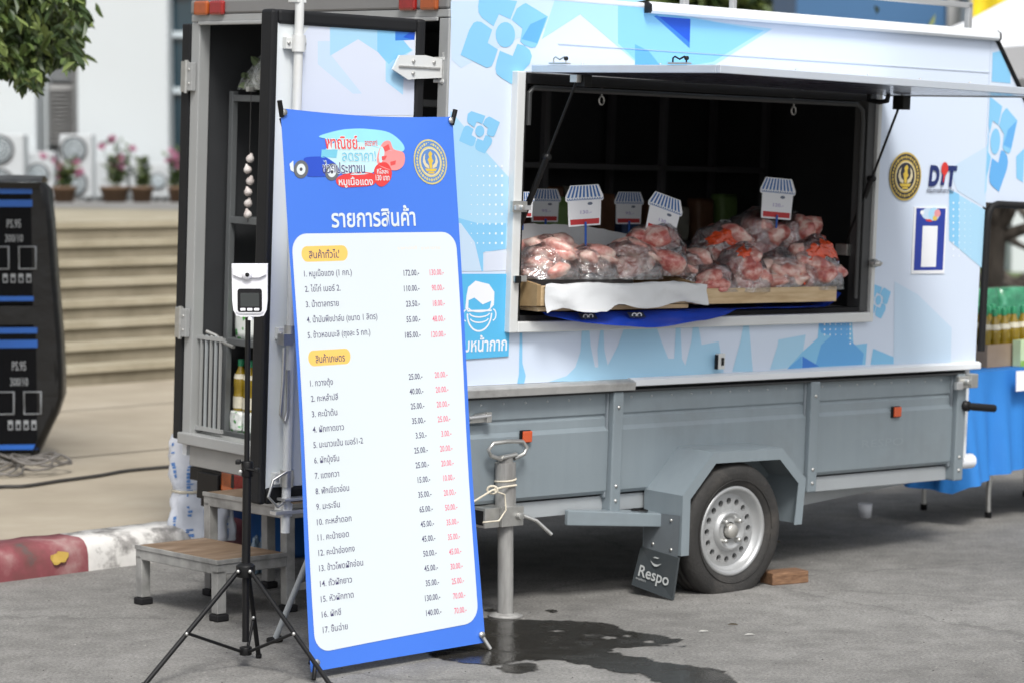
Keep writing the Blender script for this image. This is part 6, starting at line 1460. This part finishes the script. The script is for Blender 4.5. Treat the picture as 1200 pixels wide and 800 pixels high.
# --- black cartons wrapped in a bag, with cable coils
blk = M('black_print_carton', (.004, .0045, .006), .6, var=.2, spec=.12); bluestripe = M('blue_stripe', (.02, .13, .52), .4, var=.1, scale=12); icon = M('pale_icon', (.36, .38, .40), .5)
EQ = WL(*ground(-20, 545, .13), R_(6)); EI = EQ.inverted()
YQ = ground(-20, 545, .13).y
def ex(px, py): return EI @ at(px, py, YQ)
def carton(py0, py1, pxr, pxl, label, top_stripe):
    a = ex(pxr, py1); b = ex(pxr, py0); x1_ = a.x; x0_ = x1_ - .62; z0_, z1_ = max(0, a.z), b.z
    o = thing('equipment_carton', label, 'carton', EQ @ Matrix.Translation((x1_ - .31, 0, z0_)), 'black cartons on the plaza')
    h = z1_ - z0_
    m = MB(); m.box(-.31, .31, -.0, .45, 0, h, blk); m.build('box', o, .012)
    m = MB(); y = -.0015
    f_ = lambda pts, mt: m.sheet([(u, y, v) for u, v in pts], mt)
    for v0, v1 in ((h * .94, h * .985), (h * .83, h * .89), (h * .035, h * .075)): f_([(-.305, v0), (.305, v0), (.305, v1), (-.305, v1)], bluestripe)
    fn = lambda u, v: (u, y - .0006, v)
    put_text(m, 'PS.95', icon, fn, .205, h * .655, h * .10, .075, 'c', .01); put_text(m, '300/10', icon, fn, .205, h * .535, h * .09, .095, 'c', .01)
    for cx_ in (.13, .275):
        m.tube([(cx_ + sx, y - .001, h * .40 + sz) for sx, sz in ((-.045, -.06), (.045, -.06), (.045, .06), (-.045, .06))], .006, icon, 4, closed=True); f_([(cx_ - .025, h * .40 - .035), (cx_ + .025, h * .40 - .035), (cx_ + .025, h * .40 + .03), (cx_ - .025, h * .40 + .03)], blk)
    for i in range(4): c_ = .155 + .042 * i; f_([(c_ - .013, h * .19), (c_ + .013, h * .19), (c_ + .013, h * .265), (c_ - .013, h * .265)], icon); m.sheet([(u, y - .001, v) for u, v in ((c_ - .008, h * .20), (c_ + .008, h * .20), (c_ + .008, h * .235), (c_ - .008, h * .235))], blk)
    m.build('print', o)
    return o
carton(219, 358, 40, 0, 'upper black carton with blue stripes and white shipping marks', True)
carton(382, 532, 46, 0, 'lower black carton with blue stripes and white shipping marks', True)
bag_b = M('black_bag', (.004, .004, .0045), .4, var=.3, scale=6, bump=.5, bscale=7)
m = MB()
ol = [(48, 214), (56, 222), (60, 260), (66, 340), (71, 400), (73, 440), (73, 466), (66, 488), (56, 508), (46, 530), (40, 540)]
pr_ = [ex(*p) for p in ol]; vs = []; fs = []; k = len(pr_)
for j, (yy, sh) in enumerate(((-.012, -.03), (-.004, -.008), (.10, 0), (.3, .0), (.50, -.03))):
    for p in pr_: vs.append((p.x + sh - (.012 if j == 0 else 0), yy + .01 * math.sin(p.z * 20), max(.004, p.z)))
for j in range(4):
    for i in range(k - 1): fs.append((j * k + i, (j + 1) * k + i, (j + 1) * k + i + 1, j * k + i + 1))
m.add(vs, fs, bag_b, True)
for i in range(k - 1):
    A, B = pr_[i], pr_[i + 1]; wi = lambda p: ex(36 + 6 * (1 - min(1, max(0, p.z / 1.5))), 400).x
    m.add([(wi(A), .001, A.z), (A.x - .025, -.011, A.z), (B.x - .025, -.011, max(.004, B.z)), (wi(B), .001, max(.004, B.z))], [(0, 3, 2, 1)], bag_b)
tz = pr_[0].z; xr = pr_[0].x
grid_surface(m, lambda u, v: Vector((xr - .72 * u, -.012 + .52 * v, tz + .035 * math.sin(math.pi * v) * (1 - u * .2) + .012 * fbm((u * 5, v * 5, 3), 1))), 16, 10, bag_b)
m.add([(xr - .72, -.03, tz), (xr - .0, -.03, tz), (xr - .01, -.02, tz - .035), (xr - .72, -.02, tz - .03)], [(0, 3, 2, 1)], bag_b)
z1m = ex(40, 381).z; z0m = ex(40, 359).z
m.box(xr - .70, xr - .02, -.004, .44, z1m, z0m, bag_b)
o = m.build('black_bag_cover'); o.matrix_world = EQ; tag(o, 'black plastic cover wrapped round the stacked black cartons', 'cover')
cable_m = M('black_cable', (.03, .028, .026), .6)
def cable(pts, name, label, r=.008, z=.13):
    P3 = []; 
    ps_ = [ground(*p, z + r) for p in pts]
    for i in range(len(ps_) - 1):
        for k in range(6):
            t = k / 6; a = ps_[max(0, i - 1)]; b = ps_[i]; c = ps_[i + 1]; d = ps_[min(len(ps_) - 1, i + 2)]
            P3.append(.5 * ((2 * b) + (c - a) * t + (2 * a - 5 * b + 4 * c - d) * t * t + (3 * b - a - 3 * c + d) * t ** 3))
    P3.append(ps_[-1]); m = MB(); m.tube(P3, r, cable_m, 6); o = m.build(name); return tag(o, label, 'cable')
cable([(-40, 575), (0, 570), (30, 569), (70, 563), (115, 557), (150, 551), (205, 546), (260, 542)], 'cable', 'black cable running across the plaza from the cartons to behind the trailer', .010)
rnd = random.Random(4); m = MB()
cc = ground(22, 556, .13)
for k in range(9):
    c = cc + Vector((rnd.uniform(-.14, .14), rnd.uniform(-.1, .12), .012 + .008 * k)); r = rnd.uniform(.08, .16)
    m.tube([c + Vector((r * math.cos(t), r * .8 * math.sin(t), .02 * math.sin(t * 2 + k) + .02)) for t in [6.2832 * i / 20 for i in range(20)]], .0065, M('grey_cable', (.16, .15, .14), .6), 6, closed=True)
tag(m.build('cable_coil'), 'coil of grey cables lying at the foot of the black cartons', 'cable')

# --- small things on the road
q = ground(919, 682); m = MB(); m.box(-.09, .09, -.05, .05, 0, .052, mix_mat('chock_wood', [(.3, (.10, .05, .025)), (.6, (.22, .12, .065)), (.8, (.30, .18, .1))], 9, .7, 8, .2, stretch=(2, 9, 9)))
o = m.build('wheel_chock', None, .004); o.matrix_world = WL(q.x, q.y, 0, TZROT - .25); tag(o, 'short brown timber chock against the front of the trailer wheel', 'wheel chock')
q = ground(1014, 606); m = MB(); m.lathe([(0, 0), (.028, 0), (.036, .07), (.034, .07), (.027, .006), (0, .006)], paper, 20); o = m.build('paper_cup'); o.location = q; tag(o, 'small white cup standing on the road beyond the wheel', 'cup')
# cord tied round the prop stand
m = MB(); c2 = Vector(pst(.52)); A = [wor(c2.x + .04 * math.cos(t), c2.y + .04 * math.sin(t), c2.z + .004 * t) for t in [6.2832 * i / 16 for i in range(17)]]
m.tube(A, .0042, rope_m, 6)
e = wor(c2.x - .11, c2.y - .05, c2.z - .01)
m.tube([wor(c2.x + .02, c2.y - .042, c2.z), wor(c2.x - .06, c2.y - .05, c2.z - .002), e, wor(c2.x - .2, c2.y - .045, c2.z - .05)], .0042, rope_m, 6)
m.tube([e + Vector((.02 * math.cos(t), .01, .015 * math.sin(t))) for t in [6.2832 * i / 10 for i in range(10)]], .005, rope_m, 6, closed=True)
m.tube([e, wor(c2.x - .05, c2.y - .055, c2.z - .03), wor(c2.x - .045, c2.y - .06, c2.z - .09), wor(c2.x - .08, c2.y - .06, c2.z - .13), wor(c2.x - .16, c2.y - .06, c2.z - .13)], .0036, rope_m, 6)
tag(m.build('tie_cord'), 'pale cord knotted round the prop stand', 'cord')
# spilt water
wet = bpy.data.materials.new('wet_asphalt'); wet.use_nodes = True; t_ = wet.node_tree; b_ = t_.nodes['Principled BSDF']
tcn = t_.nodes.new('ShaderNodeTexCoord'); nn_ = t_.nodes.new('ShaderNodeTexNoise'); nn_.inputs['Scale'].default_value = 95; nn_.inputs['Detail'].default_value = 4
t_.links.new(tcn.outputs['Object'], nn_.inputs['Vector'])
rp_ = t_.nodes.new('ShaderNodeValToRGB'); rp_.color_ramp.elements[0].color = (.012, .0115, .010, 1); rp_.color_ramp.elements[1].color = (.045, .042, .037, 1); t_.links.new(nn_.outputs['Fac'], rp_.inputs[0]); t_.links.new(rp_.outputs[0], b_.inputs['Base Color'])
b_.inputs['Roughness'].default_value = .16; b_.inputs['Specular IOR Level'].default_value = .35
n2_ = t_.nodes.new('ShaderNodeTexNoise'); n2_.inputs['Scale'].default_value = 9; n2_.inputs['Detail'].default_value = 6; t_.links.new(tcn.outputs['Object'], n2_.inputs['Vector'])
mr_ = t_.nodes.new('ShaderNodeMapRange'); mr_.inputs[1].default_value = .42; mr_.inputs[2].default_value = .62; mr_.inputs[3].default_value = .03; mr_.inputs[4].default_value = .3; t_.links.new(n2_.outputs['Fac'], mr_.inputs[0]); t_.links.new(mr_.outputs[0], b_.inputs['Roughness'])
bpn = t_.nodes.new('ShaderNodeBump'); bpn.inputs['Strength'].default_value = .25; bpn.inputs['Distance'].default_value = .004; t_.links.new(nn_.outputs['Fac'], bpn.inputs['Height']); t_.links.new(bpn.outputs[0], b_.inputs['Normal'])
m = MB()
def outline(pts, jag):
    ps_ = [ground(*p) for p in pts]; out_ = []; n = len(ps_)
    for i in range(n):
        a, b, c, d = ps_[i - 1], ps_[i], ps_[(i + 1) % n], ps_[(i + 2) % n]
        for k in range(14):
            t = k / 14; p = .5 * ((2 * b) + (c - a) * t + (2 * a - 5 * b + 4 * c - d) * t * t + (3 * b - a - 3 * c + d) * t ** 3)
            nv_ = Vector((noise.noise(p * 7), noise.noise(p * 7 + Vector((9, 2, 4))), 0)) * jag + Vector((noise.noise(p * 21), noise.noise(p * 21 + Vector((3, 7, 1))), 0)) * jag * .6; q = p + nv_; out_.append((q.x, q.y))
    return np.array(out_)
def sdist(P, poly):
    """signed distance, positive inside"""
    d = np.full(len(P), 1e9); ins = np.zeros(len(P), bool); n = len(poly)
    for i in range(n):
        a, b = poly[i], poly[(i + 1) % n]; ab = b - a; L = ab @ ab + 1e-12
        t = np.clip(((P - a) @ ab) / L, 0, 1); q = a + t[:, None] * ab; d = np.minimum(d, np.hypot(*(P - q).T))
        c = ((a[1] > P[:, 1]) != (b[1] > P[:, 1])) & (P[:, 0] < (b[0] - a[0]) * (P[:, 1] - a[1]) / (b[1] - a[1] + 1e-12) + a[0]); ins ^= c
    return np.where(ins, d, -d)
shapes = [outline([(480, 752), (560, 726), (640, 727), (710, 731), (740, 740), (806, 752), (760, 757), (715, 761), (760, 772), (830, 784), (870, 800), (790, 803), (720, 785), (640, 774), (560, 778), (500, 766)], .035), outline([(590, 781), (620, 776), (632, 783), (610, 789), (594, 787)], .015)]
rnd = random.Random(12)
for k in range(5):
    px, py = rnd.choice(((560, 718), (660, 719), (752, 735), (820, 757), (700, 768), (560, 790), (480, 760))); px += rnd.uniform(-40, 40); py += rnd.uniform(-5, 5); r = rnd.uniform(3, 8)
    shapes.append(outline([(px - r, py), (px, py - r * .3), (px + r, py), (px, py + r * .3)], .008))
st_ = .010; allp = np.concatenate(shapes); lo = allp.min(0) - .06; hi = allp.max(0) + .06
nx_, ny_ = int((hi[0] - lo[0]) / st_), int((hi[1] - lo[1]) / st_)
gx, gy = np.meshgrid(lo[0] + st_ * np.arange(nx_ + 1), lo[1] + st_ * np.arange(ny_ + 1)); PP = np.stack([gx.ravel(), gy.ravel()], 1)
sdv = np.full(len(PP), -1e9)
for sh in shapes: sdv = np.maximum(sdv, sdist(PP, sh))
for k in range(len(PP)):
    if sdv[k] > -.12:
        p = Vector((PP[k][0], PP[k][1], 0)); sdv[k] += .030 * fbm(p, 5) + .022 * fbm(p + Vector((5, 5, 5)), 17)
for (px, py, rx, ry) in ((712, 747, 11, 2.2), (735, 745, 7, 1.8), (652, 739, 9, 1.2), (690, 744, 8, 1.0), (760, 752, 10, 2)):   # dry high spots
    isl = outline([(px - rx, py), (px, py - ry), (px + rx, py), (px, py + ry)], .012); d_ = sdist(PP, isl); sdv = np.minimum(sdv, -d_ + .004)
keepv = {}; fs_ = []
for j in range(ny_):
    for i in range(nx_):
        q = (j * (nx_ + 1) + i, j * (nx_ + 1) + i + 1, (j + 1) * (nx_ + 1) + i + 1, (j + 1) * (nx_ + 1) + i)
        if max(sdv[k] for k in q) > -.028: fs_.append([keepv.setdefault(k, len(keepv)) for k in q])
m.add([(PP[k][0], PP[k][1], .003) for k in keepv], fs_, wet)
pud = m.build('puddle'); tag(pud, kind='structure')
at_ = pud.data.attributes.new('wetness', 'FLOAT', 'POINT'); at_.data.foreach_set('value', [float(np.clip((sdv[k] + .024) / .044, 0, 1)) for k in keepv])
an = t_.nodes.new('ShaderNodeAttribute'); an.attribute_name = 'wetness'
n4 = t_.nodes.new('ShaderNodeTexNoise'); n4.inputs['Scale'].default_value = 60; n4.inputs['Detail'].default_value = 6; t_.links.new(tcn.outputs['Object'], n4.inputs['Vector'])
sb_ = t_.nodes.new('ShaderNodeMath'); sb_.operation = 'SUBTRACT'; t_.links.new(an.outputs['Fac'], sb_.inputs[0]); t_.links.new(n4.outputs['Fac'], sb_.inputs[1])
m9 = t_.nodes.new('ShaderNodeMapRange'); m9.inputs[1].default_value = -.16; m9.inputs[2].default_value = .24; m9.inputs[3].default_value = 0; m9.inputs[4].default_value = .93; t_.links.new(sb_.outputs[0], m9.inputs[0]); t_.links.new(m9.outputs[0], b_.inputs['Alpha'])
# loose grit on the road
rnd = random.Random(33); m = MB(); gm_ = [M('grit_pale', (.30, .29, .27), .8, var=.3), M('grit_dark', (.07, .068, .064), .8, var=.3)]
for i in range(420):
    p = ground(rnd.uniform(0, 1200), 800 - 190 * rnd.random() ** 1.4); r = rnd.uniform(.0015, .0055); a = rnd.uniform(0, 6.28)
    if (p - K0).dot(N1) > -.05: continue
    vs_ = [(p.x + r * math.cos(a + k * 2.09) * rnd.uniform(.6, 1.3), p.y + r * math.sin(a + k * 2.09) * rnd.uniform(.6, 1.3), .0005) for k in range(3)] + [(p.x, p.y, r * .8)]
    m.add(vs_, [(0, 1, 3), (1, 2, 3), (2, 0, 3)], gm_[rnd.random() < .45])
tag(m.build('grit'), kind='stuff')
# litter: leaves and scraps
lm = [M('dry_leaf', (.10, .08, .05), .7, var=.3), M('paper_scrap', (.40, .40, .38), .7)]
for (px, py, k, lab) in ((905, 636, 0, 'dry yellow leaf on the road behind the wheel'), (852, 733, 0, 'small dark leaf on the road in front of the wheel'), (818, 741, 1, 'white scrap of paper by the edge of the puddle'), (872, 745, 1, 'thin pale scrap on the road right of the puddle')):
    rnd = random.Random(px); m = MB(); q = ground(px, py); leaf(m, Vector((0, 0, .006)), Vector((1, .2, .05)), .045, .008 + .006 * (k == 0), lm[k], rnd); o = m.build('litter'); o.location = q; tag(o, lab, 'litter')
